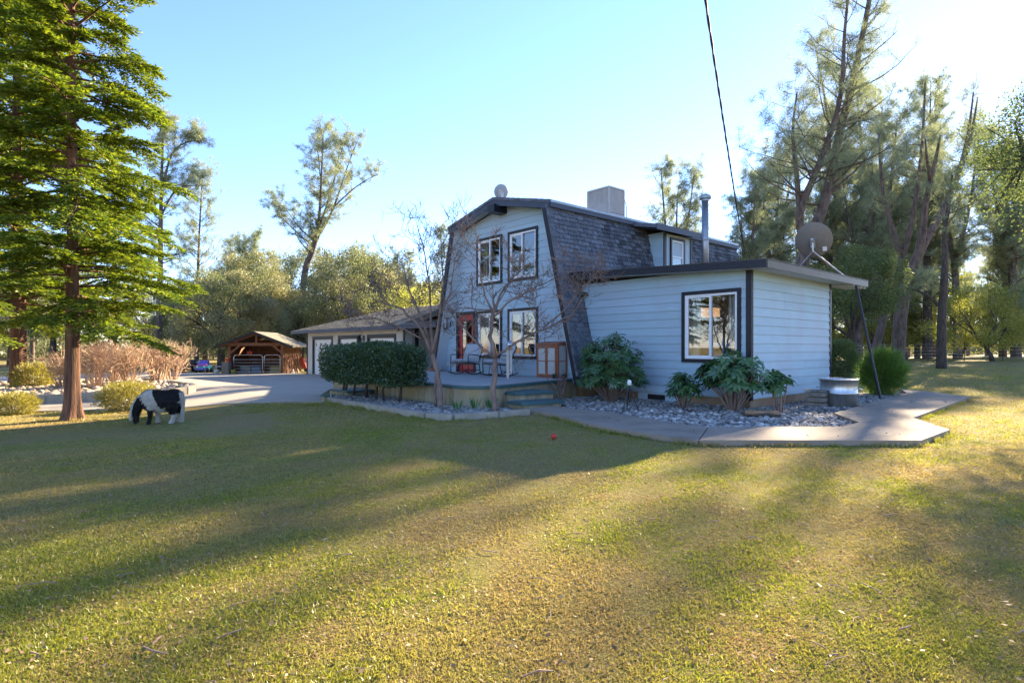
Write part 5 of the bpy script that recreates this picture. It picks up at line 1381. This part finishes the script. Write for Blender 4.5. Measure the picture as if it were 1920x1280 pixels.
for px, D, rz, s in ((1700, 55, 1, 1.15), (1745, 60, 2, 1.3), (1800, 58, 3, 1.1), (1905, 55, 4, 1.1), (1660, 58, 5, 1.2), (1610, 60, .5, 1.3), (1960, 47, 2.6, 1.1), (1560, 52, 3.3, 1.2)):
    o = copy_tree(oc if px % 20 else oe, gp(px, D), rz, s, 'sunlit yellow green tree along the far fence'); o['group'] = 'yellow green trees along the far fence'
# near oak whose branches hang in from the right
oak_tree('live oak whose leafy boughs hang down beside the leaning pines', gp(2062, 17), 36, 'oakdark', R=3.3, H=10.6, zc=7.0, ncl=100, nl=420, ls=.085, trunk=.3, low=.35)
# oaks out on the left that show in the window panes
o = copy_tree(oa, (-24, -27, -.2), 1.0, 1.2, 'round live oak on the far side of the drive reflected in the panes'); o['group'] = 'oaks reflected in the panes'
o = copy_tree(ob, (-14, -30, -.05), 2.0, 1.1, 'round live oak on the far side of the drive reflected in the panes'); o['group'] = 'oaks reflected in the panes'

# far woodland that closes the horizon
r = np.random.default_rng(77); PP = []
for i in range(340):
    px = r.uniform(-700, 2500); D = r.uniform(88, 150); p = gp(px, D); h = r.uniform(2.5, 6.5) * (1.0 if D > 100 else .8); R = r.uniform(2.5, 5)
    for k in range(11):
        q = nrmz(r.normal(size=(42, 3))) * (r.random((42, 1)) ** .4) * R * .42
        PP.append(np.array([p.x, p.y, p.z]) + np.array([r.normal() * R * .6, r.normal() * R * .6, max(.4, h * r.uniform(.02, .95))]) + q)
PP = np.concatenate(PP); m = len(PP)
o = link('far_woodland', soup('far_woodland', leaf_quads(PP, r.normal(size=(m, 3)), .62 * r.uniform(.6, 1.3, m), .36 * r.uniform(.6, 1.2, m), r), 4, M['farleaf'])); tag(o, 'belt of far woodland along the edge of the fields', 'woodland'); o['kind'] = 'stuff'

# ------------------------------------------------------------------ bare trees and shrubs
def grow(wood, p, d, L, rad, depth, r, up=.12, kids=(2, 4), shrink=.66, spread=.75, n=5, tips=None):
    pts = [p]; dd = d.copy(); seg = 4
    for s in range(seg):
        pts.append(pts[-1] + dd * L / seg); dd = nrmz(dd + np.array([0, 0, up]) + r.normal(size=3) * .13)
    wood.tube(pts, [rad * (1 - .5 * i / seg) for i in range(seg + 1)], n if rad > .012 else 3, False)
    if tips is not None and depth == 0: tips.append(pts[-1])
    if depth > 0:
        for k in range(r.integers(kids[0], kids[1] + 1)):
            s = r.uniform(.35, 1.0); i = min(int(s * seg), seg - 1); f = s * seg - i; q = pts[i] * (1 - f) + pts[i + 1] * f
            nd = nrmz(dd * .8 + r.normal(size=3) * spread); grow(wood, q, nd, L * shrink * r.uniform(.7, 1.2), max(.0052, rad * .62), depth - 1, r, up, kids, shrink, spread, n, tips)
def bare_tree(name, label, loc, limbs, seed, mat, twigL, depth=3, rz=math.radians(49.1), cat='tree', **kw):
    r = np.random.default_rng(seed); trunk = MB(); tw = MB()
    t = thing(name, label, cat, loc, rz)
    for (pts, r0, r1, nt) in limbs:
        pts = [V3(p) for p in pts]; Q = []
        for i in range(len(pts) - 1):
            for k in range(3): Q.append(pts[i] + (pts[i + 1] - pts[i]) * (k / 3) + r.normal(size=3) * .012)
        Q.append(pts[-1]); n = len(Q); trunk.tube(Q, [r0 + (r1 - r0) * i / (n - 1) for i in range(n)], 9)
        for k in range(int(nt * 1.5)):
            s = r.uniform(.25, 1) if k else 1.0; i = min(int(s * (n - 1)), n - 2); f = s * (n - 1) - i; q = Q[i] * (1 - f) + Q[i + 1] * f; d = nrmz(Q[i + 1] - Q[i])
            grow(tw, q, nrmz(d * .5 + r.normal(size=3) * .7 + np.array([0, 0, .25])), twigL * r.uniform(.6, 1.2), max(.009, r1 * .6), depth - 1, r, **kw)
    trunk.build('trunk', M[mat], t, True); tw.build('branches', M[mat], t, True); return t
bare_tree('maple_tree', 'leafless young maple growing in the bed before the terrace', (-3.15, -4.61, .02),
    [([(0, 0, -.05), (-.035, 0, .5), (-.02, 0, .9), (0, 0, 1.18)], 0.065, 0.048, 0),
     ([(0, 0, 1.12), (-.25, .05, 1.32), (-.55, .1, 1.62), (-.85, .15, 2.0), (-1.05, .1, 2.35)], 0.028, 0.010, 7),
     ([(0, 0, 1.12), (-.10, 0, 1.55), (-.06, 0, 1.95), (.0, 0, 2.2)], 0.047, 0.032, 3),
     ([(0, 0, 2.15), (.14, .1, 2.5), (.4, .15, 2.85), (.75, .2, 3.1)], 0.028, 0.008, 7),
     ([(-.06, 0, 2.0), (-.2, -.1, 2.4), (-.3, -.2, 2.9), (-.35, -.2, 3.3)], 0.024, 0.008, 6),
     ([(-.06, 0, 1.95), (.25, -.1, 2.25), (.7, -.2, 2.5), (1.2, -.2, 2.75)], 0.024, 0.008, 7),
     ([(0, 0, 1.15), (.32, 0, 1.36), (.7, .05, 1.60), (1.15, .1, 1.78), (1.55, .1, 2.0), (1.95, .1, 2.5)], 0.031, 0.010, 9),
     ([(1.0, .08, 1.74), (1.4, -.1, 2.1), (1.8, -.2, 2.55), (2.1, -.25, 2.9)], 0.017, 0.007, 6)], 41, 'bark_smooth', .56, 4, kids=(2, 4), shrink=.66)
bare_tree('crape_myrtle', 'leafless many stemmed crape myrtle between the hedge and maple', (-4.83, -4.98, .02),
    [([(.1, 0, -.05), (.12, 0, .35), (.05, 0, .8), (-.06, 0, 1.2)], 0.073, 0.048, 0), ([(.0, .06, .0), (-.02, .08, .4), (.03, .05, .8)], 0.030, 0.024, 0),
     ([(-.06, 0, 1.15), (-.3, 0, 1.75), (-.75, .1, 2.2), (-1.3, .15, 2.4)], 0.043, 0.011, 7),
     ([(-.06, 0, 1.15), (-.28, .1, 1.9), (-.6, .2, 2.6), (-.8, .2, 3.3)], 0.039, 0.010, 7),
     ([(-.06, 0, 1.2), (-.1, .1, 1.9), (-.15, .1, 2.8), (-.3, .1, 3.7)], 0.036, 0.010, 7),
     ([(-.06, 0, 1.2), (.08, 0, 1.9), (.18, 0, 2.8), (.2, 0, 3.7)], 0.034, 0.010, 6),
     ([(-.2, .05, 1.5), (-.7, -.1, 1.75), (-1.3, -.2, 2.0), (-1.75, -.2, 1.95)], 0.022, 0.008, 6),
     ([(.1, 0, 2.0), (.35, 0, 2.6), (.45, 0, 3.3)], 0.022, 0.008, 5)], 42, 'bark_smooth', .62, 4, kids=(2, 4), shrink=.66)
bare_tree('bare_shrub', 'small dried bare shrub at the terrace edge by the steps', (-4.05, -1.75, .02), [([(0, 0, 0), (.05, 0, .2), (.12, 0, .45)], .018, .01, 5), ([(0, 0, 0), (-.08, .03, .2), (-.18, .05, .42)], .018, .01, 5), ([(0, 0, 0), (0, .08, .25), (.02, .12, .5)], .016, .009, 5)], 43, 'bark_smooth', .28, 2, cat='shrub')
def pollard(seed, H):
    r = np.random.default_rng(seed); wood = MB()
    for i in range(26):
        a = r.uniform(0, 6.283); tilt = r.uniform(.05, .55); d = nrmz(np.array([math.cos(a) * tilt, math.sin(a) * tilt, 1.0])); b0 = np.array([math.cos(a), math.sin(a), 0]) * r.uniform(.02, .2)
        grow(wood, b0, d, H * .55, .020, 3, r, .06, (3, 5), .46, .42, 4)
    return wood
po_me = [newmesh('stems', w.V, w.F, M['twig']) for w in (pollard(51, 2.1), pollard(52, 2.1))]
for i, (px, D, s, lb) in enumerate(((178, 20.6, 1.08, 'bare tan crape shrub beside the redwood trunk'), (243, 22.0, 1.1, 'bare tan crape shrub in the middle of the planter row'), (296, 23.5, 1.05, 'wide bare tan crape shrub nearest the end of the planter'), (118, 21, .95, 'bare tan crape shrub half hidden by the redwood trunk'), (322, 25, 1.0, 'bare tan crape shrub at the back of the planter'), (215, 25.5, 1.1, 'bare tan crape shrub behind the planter row'))):
    p = gp(px, D); t = thing('crape_shrub', lb, 'shrub', (p.x, p.y, p.z + .14), i * 1.3); t.scale = (s,) * 3
    link('stems', po_me[i % 2], t)

# hedge
r = np.random.default_rng(61)
hg = thing('clipped_hedge', 'dense dark green clipped hedge on bare stems before the terrace', 'hedge', (-7.72, -5.12, 0))
n = 42000; d = nrmz(r.normal(size=(n, 3)) * np.array([1, .8, .8])); e = 7.0
rad = (np.abs(d[:, 0]) ** e + np.abs(d[:, 1]) ** e + np.abs(d[:, 2]) ** e) ** (-1 / e)
lump = 1 + .02 * np.sin(d[:, 0] * 9 + 1) * np.sin(d[:, 1] * 7) + .02 * np.sin(d[:, 0] * 17 + d[:, 2] * 9)
sh = (r.random(n) ** .22); P = d * (rad * lump * sh)[:, None] * np.array([2.12, .60, .50]) + np.array([0, 0, .95])
P[:, 2] += .05 * np.sin(P[:, 0] * 2.4) - .05 * (P[:, 0] < -1.2)
V = leaf_quads(P, d + r.normal(size=(n, 3)) * .8, .062 * r.uniform(.7, 1.2, n), .034 * r.uniform(.7, 1.2, n), r)
link('foliage', soup('foliage', V, 4, M['hedge']), hg)
for i, x in enumerate((-1.75, -1.45, -1.05, -.6, -.2, .35, .9, 1.35)):
    b = MB(); y = r.normal() * .1; b.tube([(x, y, -.05), (x + r.normal() * .08, y, .3), (x + r.normal() * .12, y + .05, .62)], [.035 + .02 * (i % 3 == 1), .03, .022], 7); b.build('stem', M['bark_dark'], hg, True)

# broad leaved shrubs along the wing
def whorl_shrub(name, label, loc, W, H, n, seed, leafL, leafW, k, flat, stemr=.016, cat='shrub', zmin=.25, offs=(0, 0)):
    r = np.random.default_rng(seed); t = thing(name, label, cat, loc); wood = MB(); LV = []
    for i in range(n):
        a = r.uniform(0, 6.283); rr = math.sqrt(r.random()); zt = H * (zmin + (1 - zmin) * r.random() * math.sqrt(max(.05, 1 - .75 * rr ** 2)))
        tip = np.array([math.cos(a) * rr * W / 2 + offs[0] * zt, math.sin(a) * rr * W / 2 * .8 + offs[1] * zt, zt]); b0 = np.array([math.cos(a), math.sin(a), 0]) * .08
        mid = b0 * .6 + tip * .45 + np.array([0, 0, .10 * zt])
        if i % 3 == 0: wood.tube([tuple(b0), tuple(mid), tuple(tip)], [stemr, stemr * .7, stemr * .35], 5, False)
        axis_ = nrmz(np.array([math.cos(a) * rr * .8, math.sin(a) * rr * .8, .9]) + r.normal(size=3) * .25)
        u = nrmz(np.cross(axis_, r.normal(size=3))); v = np.cross(axis_, u)
        ph = np.arange(k) * (6.283 / k) + r.uniform(0, 1); c_, s_ = np.cos(ph)[:, None], np.sin(ph)[:, None]
        D = u * c_ + v * s_ + axis_ * (flat + .12 * r.normal(size=(k, 1))) + np.array([0, 0, -.18])
        P = np.tile(tip, (k, 1)) + nrmz(D) * .012
        S = nrmz(np.cross(nrmz(D), axis_)) * (leafW / 2); Dn = nrmz(D) * (leafL * r.uniform(.75, 1.15, (k, 1))); dn = np.array([0, 0, -.14]) * leafL
        LV.append(np.stack([P, P + Dn * .5 + S, P + Dn + dn, P + Dn * .5 - S], 1))
    wood.build('stems', M['bark_smooth'], t, True); link('leaves', soup('leaves', np.concatenate(LV), 4, M['fatsia']), t); return t
whorl_shrub('rhododendron', 'tall glossy green rhododendron between the terrace steps and tripod', (-3.05, -1.02, .02), 1.75, 1.72, 330, 71, .17, .05, 9, .15)
whorl_shrub('rhododendron', 'small broad leaved shrub under the wall between tripod and window', (-1.02, -1.0, .02), .72, .86, 60, 72, .17, .055, 8, .1, zmin=.35)
whorl_shrub('fatsia_shrub', 'wide glossy fatsia with pale stems under the wing window corner', (-.02, -.72, .02), 1.45, 1.30, 105, 73, .20, .08, 8, .10, .022, zmin=.42)
whorl_shrub('fatsia_shrub', 'leaning fatsia sprig against the beige side wall', (.72, -.30, .02), .45, .95, 26, 74, .2, .08, 8, .0, .016, zmin=.5)
b = MB()
for i in range(14):
    a = i * .9; b.tube([(0, 0, 0), (.06 * math.cos(a), .06 * math.sin(a), .05), (.14 * math.cos(a) , .14 * math.sin(a), .03)], [.012, .008, .004], 4, False)
M['maroon'] = mk('dark_maroon_twigs', (.09, .025, .03), (.05, .015, .02), 6, .8)
o = b.build('maroon_cutting', M['maroon'], None, False, (-.42, -1.75, .05)); tag(o, 'low dark maroon plant sprawling on the stones', 'plant')

# feathery round bush
def blade_bush(name, label, loc, rx, rz_, n, seed, mat, L, W, zc, up=.5):
    r = np.random.default_rng(seed); d = nrmz(r.normal(size=(n, 3))); sh = r.random(n) ** .3
    lump = 1 + .20 * np.sin(d[:, 0] * 7 + seed) * np.sin(d[:, 1] * 6 + 1) * np.sin(d[:, 2] * 5) + .08 * np.sin(d[:, 2] * 11)
    P = d * (sh * lump)[:, None] * np.array([rx, rx, rz_]) + np.array([0, 0, zc]); P[:, 2] = np.maximum(P[:, 2], .03)
    V = needle_tris(P, d + np.array([0, 0, up]) + r.normal(size=(n, 3)) * .35, L * r.uniform(.6, 1.3, n), np.full(n, W), r)
    t = thing(name, label, 'bush', loc); link('foliage', soup('foliage', V, 3, M[mat]), t)
    b = MB()
    for i in range(7):
        a = i * .9; b.tube([(0, 0, -.03), (.1 * math.cos(a), .1 * math.sin(a), zc * .5), (rx * .5 * math.cos(a), rx * .5 * math.sin(a), zc)], [.02, .015, .006], 5, False)
    b.build('stems', M['bark_smooth'], t); return t
blade_bush('round_bush', 'feathery round green bush behind the leaning post', (.72, 6.15, .0), .52, .60, 8500, 81, 'bush', .22, .014, .66)
blade_bush('low_bush', 'low yellow green bush directly behind the pony', gp(240, 14.7), .68, .40, 6500, 82, 'ybush', .09, .018, .32)
blade_bush('low_bush', 'low yellow green bush on the grass by the redwood trunk', gp(28, 13.8), .47, .3, 4200, 83, 'ybush', .09, .016, .22)
blade_bush('low_bush', 'golden bush at the foot of the orange barked redwood', gp(64, 22.4), .7, .6, 4200, 84, 'ybush', .14, .03, .55)
blade_bush('low_bush', 'dark leafy bush behind the wing by the small oak', gp(1572, 24), .8, .85, 5200, 85, 'oakdark', .14, .04, .8)
# iris clumps
for i, (x, y, lb) in enumerate(((-3.80, -5.10, 'clump farthest from the maple trunk'), (-3.62, -4.80, 'clump between the other two'), (-3.38, -4.52, 'clump beside the maple trunk'))):
    r = np.random.default_rng(90 + i); n = 16; a = r.uniform(0, 6.283, n); P = np.stack([.09 * np.cos(a) * r.random(n), .09 * np.sin(a) * r.random(n), np.zeros(n)], 1)
    D = np.stack([np.cos(a) * .4, np.sin(a) * .4, np.ones(n)], 1); V = leaf_quads(P, D, .30 * r.uniform(.6, 1.15, n), np.full(n, .032), r)
    o = link('iris_clump', soup('iris_clump', V, 4, M['iris']), None, (x, y, .06)); tag(o, ('sword leaved green iris, ' + lb + ' in the terrace bed'), 'plant')

# ------------------------------------------------------------------ pony
pony = thing('pony', 'small black and white pony grazing with its head down', 'pony', gp(291, 11.75), math.radians(49.1 + 17))
pony.scale = (1.09, 1.22, 1.19)
b = MB(); secs = [(-.235, .40, .03, .03), (-.215, .40, .085, .075), (-.17, .405, .135, .115), (-.11, .415, .172, .140), (-.05, .415, .188, .152), (.02, .408, .188, .168), (.09, .400, .190, .182), (.17, .402, .188, .186), (.24, .415, .186, .178), (.31, .428, .182, .166), (.37, .435, .162, .146), (.42, .44, .125, .112), (.45, .44, .075, .07), (.465, .44, .02, .02)]
n = 24
for (x, zc, hh, hw_) in secs:
    for k in range(n):
        a = 2 * math.pi * k / n; b.V.append((x, hw_ * math.sin(a), zc + hh * math.cos(a)))
for i in range(len(secs) - 1):
    for k in range(n):
        k2 = (k + 1) % n; b.F.append((i * n + k, i * n + k2, (i + 1) * n + k2, (i + 1) * n + k))
b.F.append(tuple(range(n))); b.F.append(tuple(reversed(range((len(secs) - 1) * n, len(secs) * n))))
def etube(pts, radii, ys, nn=16):
    g = MB(); g.tube(pts, radii, nn); y0 = pts[0][1]; g.V = [(v[0], y0 + (v[1] - y0) * ys, v[2]) for v in g.V]; b.add(g.V, g.F)
etube([(-.05, 0, .47), (-.12, 0, .465), (-.19, 0, .43), (-.25, 0, .375), (-.285, 0, .32)], [.14, .13, .112, .092, .07], .7)
etube([(-.255, 0, .425), (-.285, 0, .36), (-.305, 0, .27), (-.315, 0, .19), (-.318, 0, .115), (-.318, 0, .06), (-.312, 0, .035)], [.05, .078, .078, .060, .044, .044, .026], .74)
for s in (-1, 1):
    etube([(-.25, s * .045, .44), (-.262, s * .062, .485), (-.27, s * .066, .515)], [.024, .017, .004], 1.0, 10)
def leg(y, P, R): etube([(p[0], y, p[1]) for p in P], R, 1.0, 14)
leg(-.085, [(-.06, .38), (-.055, .27), (-.06, .17), (-.072, .085), (-.082, .045), (-.088, .0)], [.085, .060, .036, .027, .036, .044])
leg(.085, [(-.0, .38), (.01, .27), (.018, .17), (.02, .085), (.018, .045), (.012, .0)], [.085, .058, .036, .027, .036, .045])
leg(-.092, [(.30, .42), (.30, .29), (.318, .215), (.338, .165), (.322, .10), (.302, .045), (.285, .0)], [.125, .102, .060, .038, .029, .038, .048])
leg(.092, [(.36, .42), (.365, .29), (.385, .215), (.405, .165), (.392, .10), (.382, .045), (.37, .0)], [.11, .09, .056, .037, .029, .037, .046])
tmp = bpy.data.objects.new('tmp_body', newmesh('tmp_body', b.V, b.F)); COL.objects.link(tmp)
md = tmp.modifiers.new('r', 'REMESH'); md.mode = 'VOXEL'; md.voxel_size = .009
ms = tmp.modifiers.new('s', 'SMOOTH'); ms.iterations = 9; ms.factor = .5
dg = bpy.context.evaluated_depsgraph_get(); me = bpy.data.meshes.new_from_object(tmp.evaluated_get(dg)); bpy.data.objects.remove(tmp)
me.name = 'body'; co = np.empty(len(me.vertices) * 3, np.float32); me.vertices.foreach_get('co', co); co = co.reshape(-1, 3)
X, Yy, Z = co[:, 0], co[:, 1], co[:, 2]
jit = .010 * np.sin(X * 61 + Z * 37) + .007 * np.sin(Z * 90 - X * 53 + 1) + .006 * np.sin(X * 140 + 2); Xj, Zj = X + jit, Z + jit * .7
blk = (Xj > np.interp(Zj, [.29, .33, .44, .60, .66], [.11, .082, .033, -.035, -.04])) & (Xj < .425) & ((Zj > .292) | ((Xj > .20) & (Zj > .175)))
neck = (Zj < .47 - (Xj + .235) * 1.35) & (Xj < -.045) & ~((Yy > .02) & (Zj < .2) & (Xj > -.04))
nleg = (Yy < -.02) & (Xj > -.16) & (Xj < -.0) & (Zj < .27)
blk = blk | neck | nleg
colr = np.where(blk[:, None], np.array([.012, .010, .010]), np.array([.62, .55, .46]))
hoof = (Z < .018); colr[hoof] = [.10, .08, .06]
at = me.attributes.new('coat', 'FLOAT_COLOR', 'POINT'); at.data.foreach_set('color', np.concatenate([colr, np.ones((len(colr), 1))], 1).astype(np.float32).reshape(-1))
pm, nt, out = _nodes('pony_coat'); pp = N(nt, 'ShaderNodeBsdfPrincipled'); pp.inputs['Roughness'].default_value = .62; pp.inputs['Specular IOR Level'].default_value = .25
av = N(nt, 'ShaderNodeAttribute', attribute_name='coat'); c2_ = mixc(nt, .35, av.outputs['Color'], ramp(nt, noise(nt, 120, 4, (1, 1, .4)), [(.3, (.55, .55, .55)), (.7, (1.0, 1.0, 1.0))]), 'MULTIPLY'); nt.links.new(c2_, pp.inputs['Base Color'])
bp2 = N(nt, 'ShaderNodeBump'); bp2.inputs['Strength'].default_value = .5; bp2.inputs['Distance'].default_value = .004; nt.links.new(noise(nt, 260, 3, (1, 1, .3)), bp2.inputs['Height']); nt.links.new(bp2.outputs[0], pp.inputs['Normal']); nt.links.new(pp.outputs[0], out.inputs[0])
me.materials.append(pm); me.polygons.foreach_set('use_smooth', np.ones(len(me.polygons), bool)); link('body', me, pony)
nv = np.empty(len(me.vertices) * 3, np.float32); me.vertices.foreach_get('normal', nv); nv = nv.reshape(-1, 3)
rf = np.random.default_rng(5)
for mask, mt in ((blk & (Z > .03), leafmat('black_fur', (.010, .008, .008), (.03, .024, .02), .1, .04)), (~blk & (Z > .03), leafmat('white_fur', (.50, .44, .36), (.72, .66, .57), .15, .03))):
    ix = np.nonzero(mask)[0]; ix = rf.choice(ix, min(len(ix), 9000), replace=False); m_ = len(ix)
    link('coat', soup('coat', needle_tris(co[ix] + rf.normal(size=(m_, 3)) * .003, nv[ix] * .55 + np.array([.35, 0, -.75]) + rf.normal(size=(m_, 3)) * .3, rf.uniform(.016, .034, m_), np.full(m_, .007), rf), 3, mt), pony)
M['hair'] = leafmat('pony_hair', (.42, .36, .29), (.70, .64, .56), .25, .06)
def strands(name, gen, n, seg=7, w=.007):
    Q = []
    for i in range(n):
        pts = gen(); pts = [np.array(p) for p in pts]
        for s in range(len(pts) - 1):
            t0, t1 = s / (len(pts) - 1), (s + 1) / (len(pts) - 1); w0, w1 = w * (1 - .6 * t0), w * (1 - .6 * t1); sd_ = np.array([rnd.uniform(.4, 1), rnd.uniform(-.6, .6), 0]); sd_ = sd_ / np.linalg.norm(sd_)
            if s == 0: side = sd_
            Q.append([pts[s] - side * w0, pts[s] + side * w0, pts[s + 1] + side * w1, pts[s + 1] - side * w1])
    link(name, soup(name, np.array(Q), 4, M['hair']), pony)
MC = np.array([(-.04, .615), (-.13, .60), (-.215, .545), (-.30, .455), (-.365, .33), (-.392, .19), (-.40, .07)])
def mane():
    s0 = rnd.uniform(0, .62); s1 = min(1.0, s0 + rnd.uniform(.22, .46)); yy = rnd.uniform(-.035, .05); of = rnd.uniform(-.015, .012)
    out_ = []
    for k_ in range(6):
        q = (s0 + (s1 - s0) * k_ / 5) * 6; i_ = min(int(q), 5); p = MC[i_] + (MC[i_ + 1] - MC[i_]) * (q - i_)
        out_.append((p[0] + of * k_ / 3, yy * (1 + k_ / 6), p[1] + of * k_ / 5 + .006))
    return out_
strands('mane', mane, 560)
def tail():
    yy = rnd.uniform(-.035, .035); w = rnd.uniform(-.03, .035)
    return [np.array(q) + np.array([w * i / 5, yy * (.5 + i / 5), rnd.uniform(-.004, .004)]) for i, q in enumerate(((.405, 0, .575), (.455, 0, .555), (.478, 0, .46), (.468, 0, .32), (.452, 0, .17), (.44, 0, rnd.uniform(.02, .07))))]
strands('tail', tail, 320)
b = MB()
for s in (-1, 1): b.lathe([(0, 0), (.008, .002), (.010, .009), (.006, .016), (0, .018)], 8, (-.312, s * .05, .33))
b.build('eyes', M['black'], pony, True)

# ------------------------------------------------------------------ grass, litter, twigs
def np_inpoly(x, y, P):
    c_ = np.zeros(len(x), bool)
    for i in range(len(P)):
        (x0, y0), (x1, y1) = P[i - 1], P[i]
        if y0 == y1: continue
        m_ = ((y0 > y) != (y1 > y)) & (x < (x1 - x0) * (y - y0) / (y1 - y0) + x0); c_ ^= m_
    return c_
block = [drive_poly, [(-11.9, 12), (-11.9, -4.35), (-9.4, -4.4), (-9.4, -5.7), (-7.72, -6.26), (-3.25, -6.26), (-2.72, -5.92), (-2.52, -5.0), (-2.45, -4.25), (-2.4, -3.3), (0, -3.3), (0, 0), (0, 5.6), (-4, 12)]] + walk_polys + [[(-.9, -3.3), (.3, -3.6), (1.1, -3.65), (2.5, -1.95), (2.5, -1.1), (1.65, .1), (1.4, 3.2), (1.1, 7), (.5, 8), (-.1, 6), (-.1, -.1), (-4.4, -.1)]]
def lawn_points(n, r, Dmin, Dmax, pw):
    u = r.random(n); a_ = 1 - pw; D = (Dmin ** a_ + u * (Dmax ** a_ - Dmin ** a_)) ** (1 / a_)
    px = r.uniform(-1.05, 1.05, n) * .92; xy = CAM[:2] + D[:, None] * (CF + CR * px[:, None])
    ok = np.ones(n, bool)
    for P in block: ok &= ~np_inpoly(xy[:, 0], xy[:, 1], P)
    return xy[ok], D[ok]
def tz(xy): return np.array([terr(a, c_) for a, c_ in xy])
r = np.random.default_rng(101)
xy, D = lawn_points(800000, r, 1.9, 34, 1.35)
k1 = r.normal(size=(7, 2)) * np.array([[.6], [.9], [1.4], [2.2], [3.3], [5], [7]]); ph = r.uniform(0, 6.28, 7)
val = np.sin(xy @ k1.T + ph).sum(1) / 7
green = r.random(len(xy)) < np.clip(.58 + 1.0 * val, .22, .95)
for nm, msk, mt, lb in (('lawn_grass', green, 'blade', 'short green and gold lawn grass'), ('dry_turf', ~green, 'straw_blade', 'dry straw coloured turf between the greener grass')):
    x2, D2 = xy[msk], D[msk]; n = len(x2); P = np.concatenate([x2, tz(x2)[:, None] - .003], 1)
    cl = np.sin(x2 @ (r.normal(size=(5, 2)) * 9).T + r.uniform(0, 6, 5)).sum(1)
    L = r.uniform(.010, .028, n) * (1 + .03 * D2) * np.clip(1 + .14 * cl, .6, 1.6) * (1.0 if mt == 'blade' else .8); W = .0034 + .0014 * D2
    Dv = np.stack([r.normal(size=n) * .85, r.normal(size=n) * .85, np.ones(n) * (.75 if mt == 'blade' else .45)], 1)
    o = link(nm, soup(nm, needle_tris(P, Dv, L, W, r), 3, M[mt])); tag(o, lb, 'grass'); o['kind'] = 'stuff'
edges = [((-2.39, -4.12), (-1.37, -4.4)), ((-1.37, -4.4), (-.48, -4.79)), ((-.48, -4.79), (.21, -4.94)), ((.21, -4.94), (1.7, -4.93)), ((1.7, -4.93), (3.73, -2.65)), ((3.73, -2.65), (3.73, -1.06)), ((3.73, -1.06), (2.9, .31)), ((2.9, .31), (2.57, 6.67)), ((-7.7, -6.26), (-3.27, -6.26)), ((-3.27, -6.26), (-2.72, -5.9)), ((-2.72, -5.9), (-2.5, -4.3)), ((-10, -11.8), (-7.9, -8.6)), ((-7.9, -8.6), (-7.35, -6.35))]
EP = []
for a_, b_ in edges:
    a_, b_ = np.array(a_), np.array(b_); d_ = b_ - a_; L_ = np.linalg.norm(d_); nrm_ = np.array([d_[1], -d_[0]]) / L_; m_ = int(L_ * 420)
    t_ = r.random(m_); keep_ = np.sin(t_ * L_ * 5 + a_[0]) + np.sin(t_ * L_ * 11) + r.normal(size=m_) * .6 > -.1
    EP.append((a_ + d_ * t_[:, None] + nrm_ * np.abs(r.normal(size=(m_, 1))) * .045)[keep_])
EP = np.concatenate(EP); n = len(EP); P = np.concatenate([EP, tz(EP)[:, None] - .003], 1)
o = link('edge_grass', soup('edge_grass', needle_tris(P, np.stack([r.normal(size=n) * .5, r.normal(size=n) * .5, np.ones(n)], 1), r.uniform(.03, .10, n), np.full(n, .011), r), 3, M['blade'])); tag(o, 'longer grass fringe along the walk and kerb edges', 'grass'); o['kind'] = 'stuff'
xy, D = lawn_points(6000, r, 2.0, 26, 1.1); n = len(xy); P = np.concatenate([xy, tz(xy)[:, None] + r.uniform(.008, .03, n)[:, None]], 1)
Dv = np.stack([r.normal(size=n), r.normal(size=n), r.normal(size=n) * .22], 1); Ll = r.uniform(.012, .034, n) * (1 + .03 * D)
V = leaf_quads(P, Dv, Ll, Ll * r.uniform(.3, .6, n), r, up=(0, 0, 1))
o = link('fallen_leaves', soup('fallen_leaves', V, 4, M['litter'])); tag(o, 'dry fallen leaves scattered over the lawn', 'leaf litter'); o['kind'] = 'stuff'
pl_ = []
while len(pl_) < 260:
    x, y = rnd.uniform(-4, 3.8), rnd.uniform(-5, 6)
    if any(inpoly(x, y, Pq) for Pq in walk_polys): pl_.append((x, y, .092))
    elif rnd.random() < .25 and -3.2 < x < 2.2 and -3.2 < y < -.2: pl_.append((x, y, .085))
P = np.array(pl_); n = len(P); Ll = r.uniform(.02, .055, n)
o = link('path_leaves', soup('path_leaves', leaf_quads(P, np.stack([r.normal(size=n), r.normal(size=n), r.normal(size=n) * .08], 1), Ll, Ll * .5, r, up=(0, 0, 1)), 4, M['litter'])); tag(o, 'few dry leaves blown onto the walk and stones', 'leaf litter'); o['kind'] = 'stuff'
xy, D = lawn_points(170, r, 2.2, 16, 1.05); b = MB()
for (x, y) in xy:
    a = rnd.uniform(0, 6.28); L_ = rnd.uniform(.04, .16); z = terr(x, y) + .018; m1 = (x + math.cos(a) * L_ / 2 + rnd.uniform(-.02, .02), y + math.sin(a) * L_ / 2 + rnd.uniform(-.02, .02), z + rnd.uniform(0, .02))
    b.tube([(x, y, z), m1, (x + math.cos(a) * L_, y + math.sin(a) * L_, z)], rnd.uniform(.0015, .004), 4, False)
o = b.build('fallen_twigs', M['bark_smooth']); tag(o, 'thin fallen twigs and pine needles lying on the lawn', 'twigs'); o['kind'] = 'stuff'
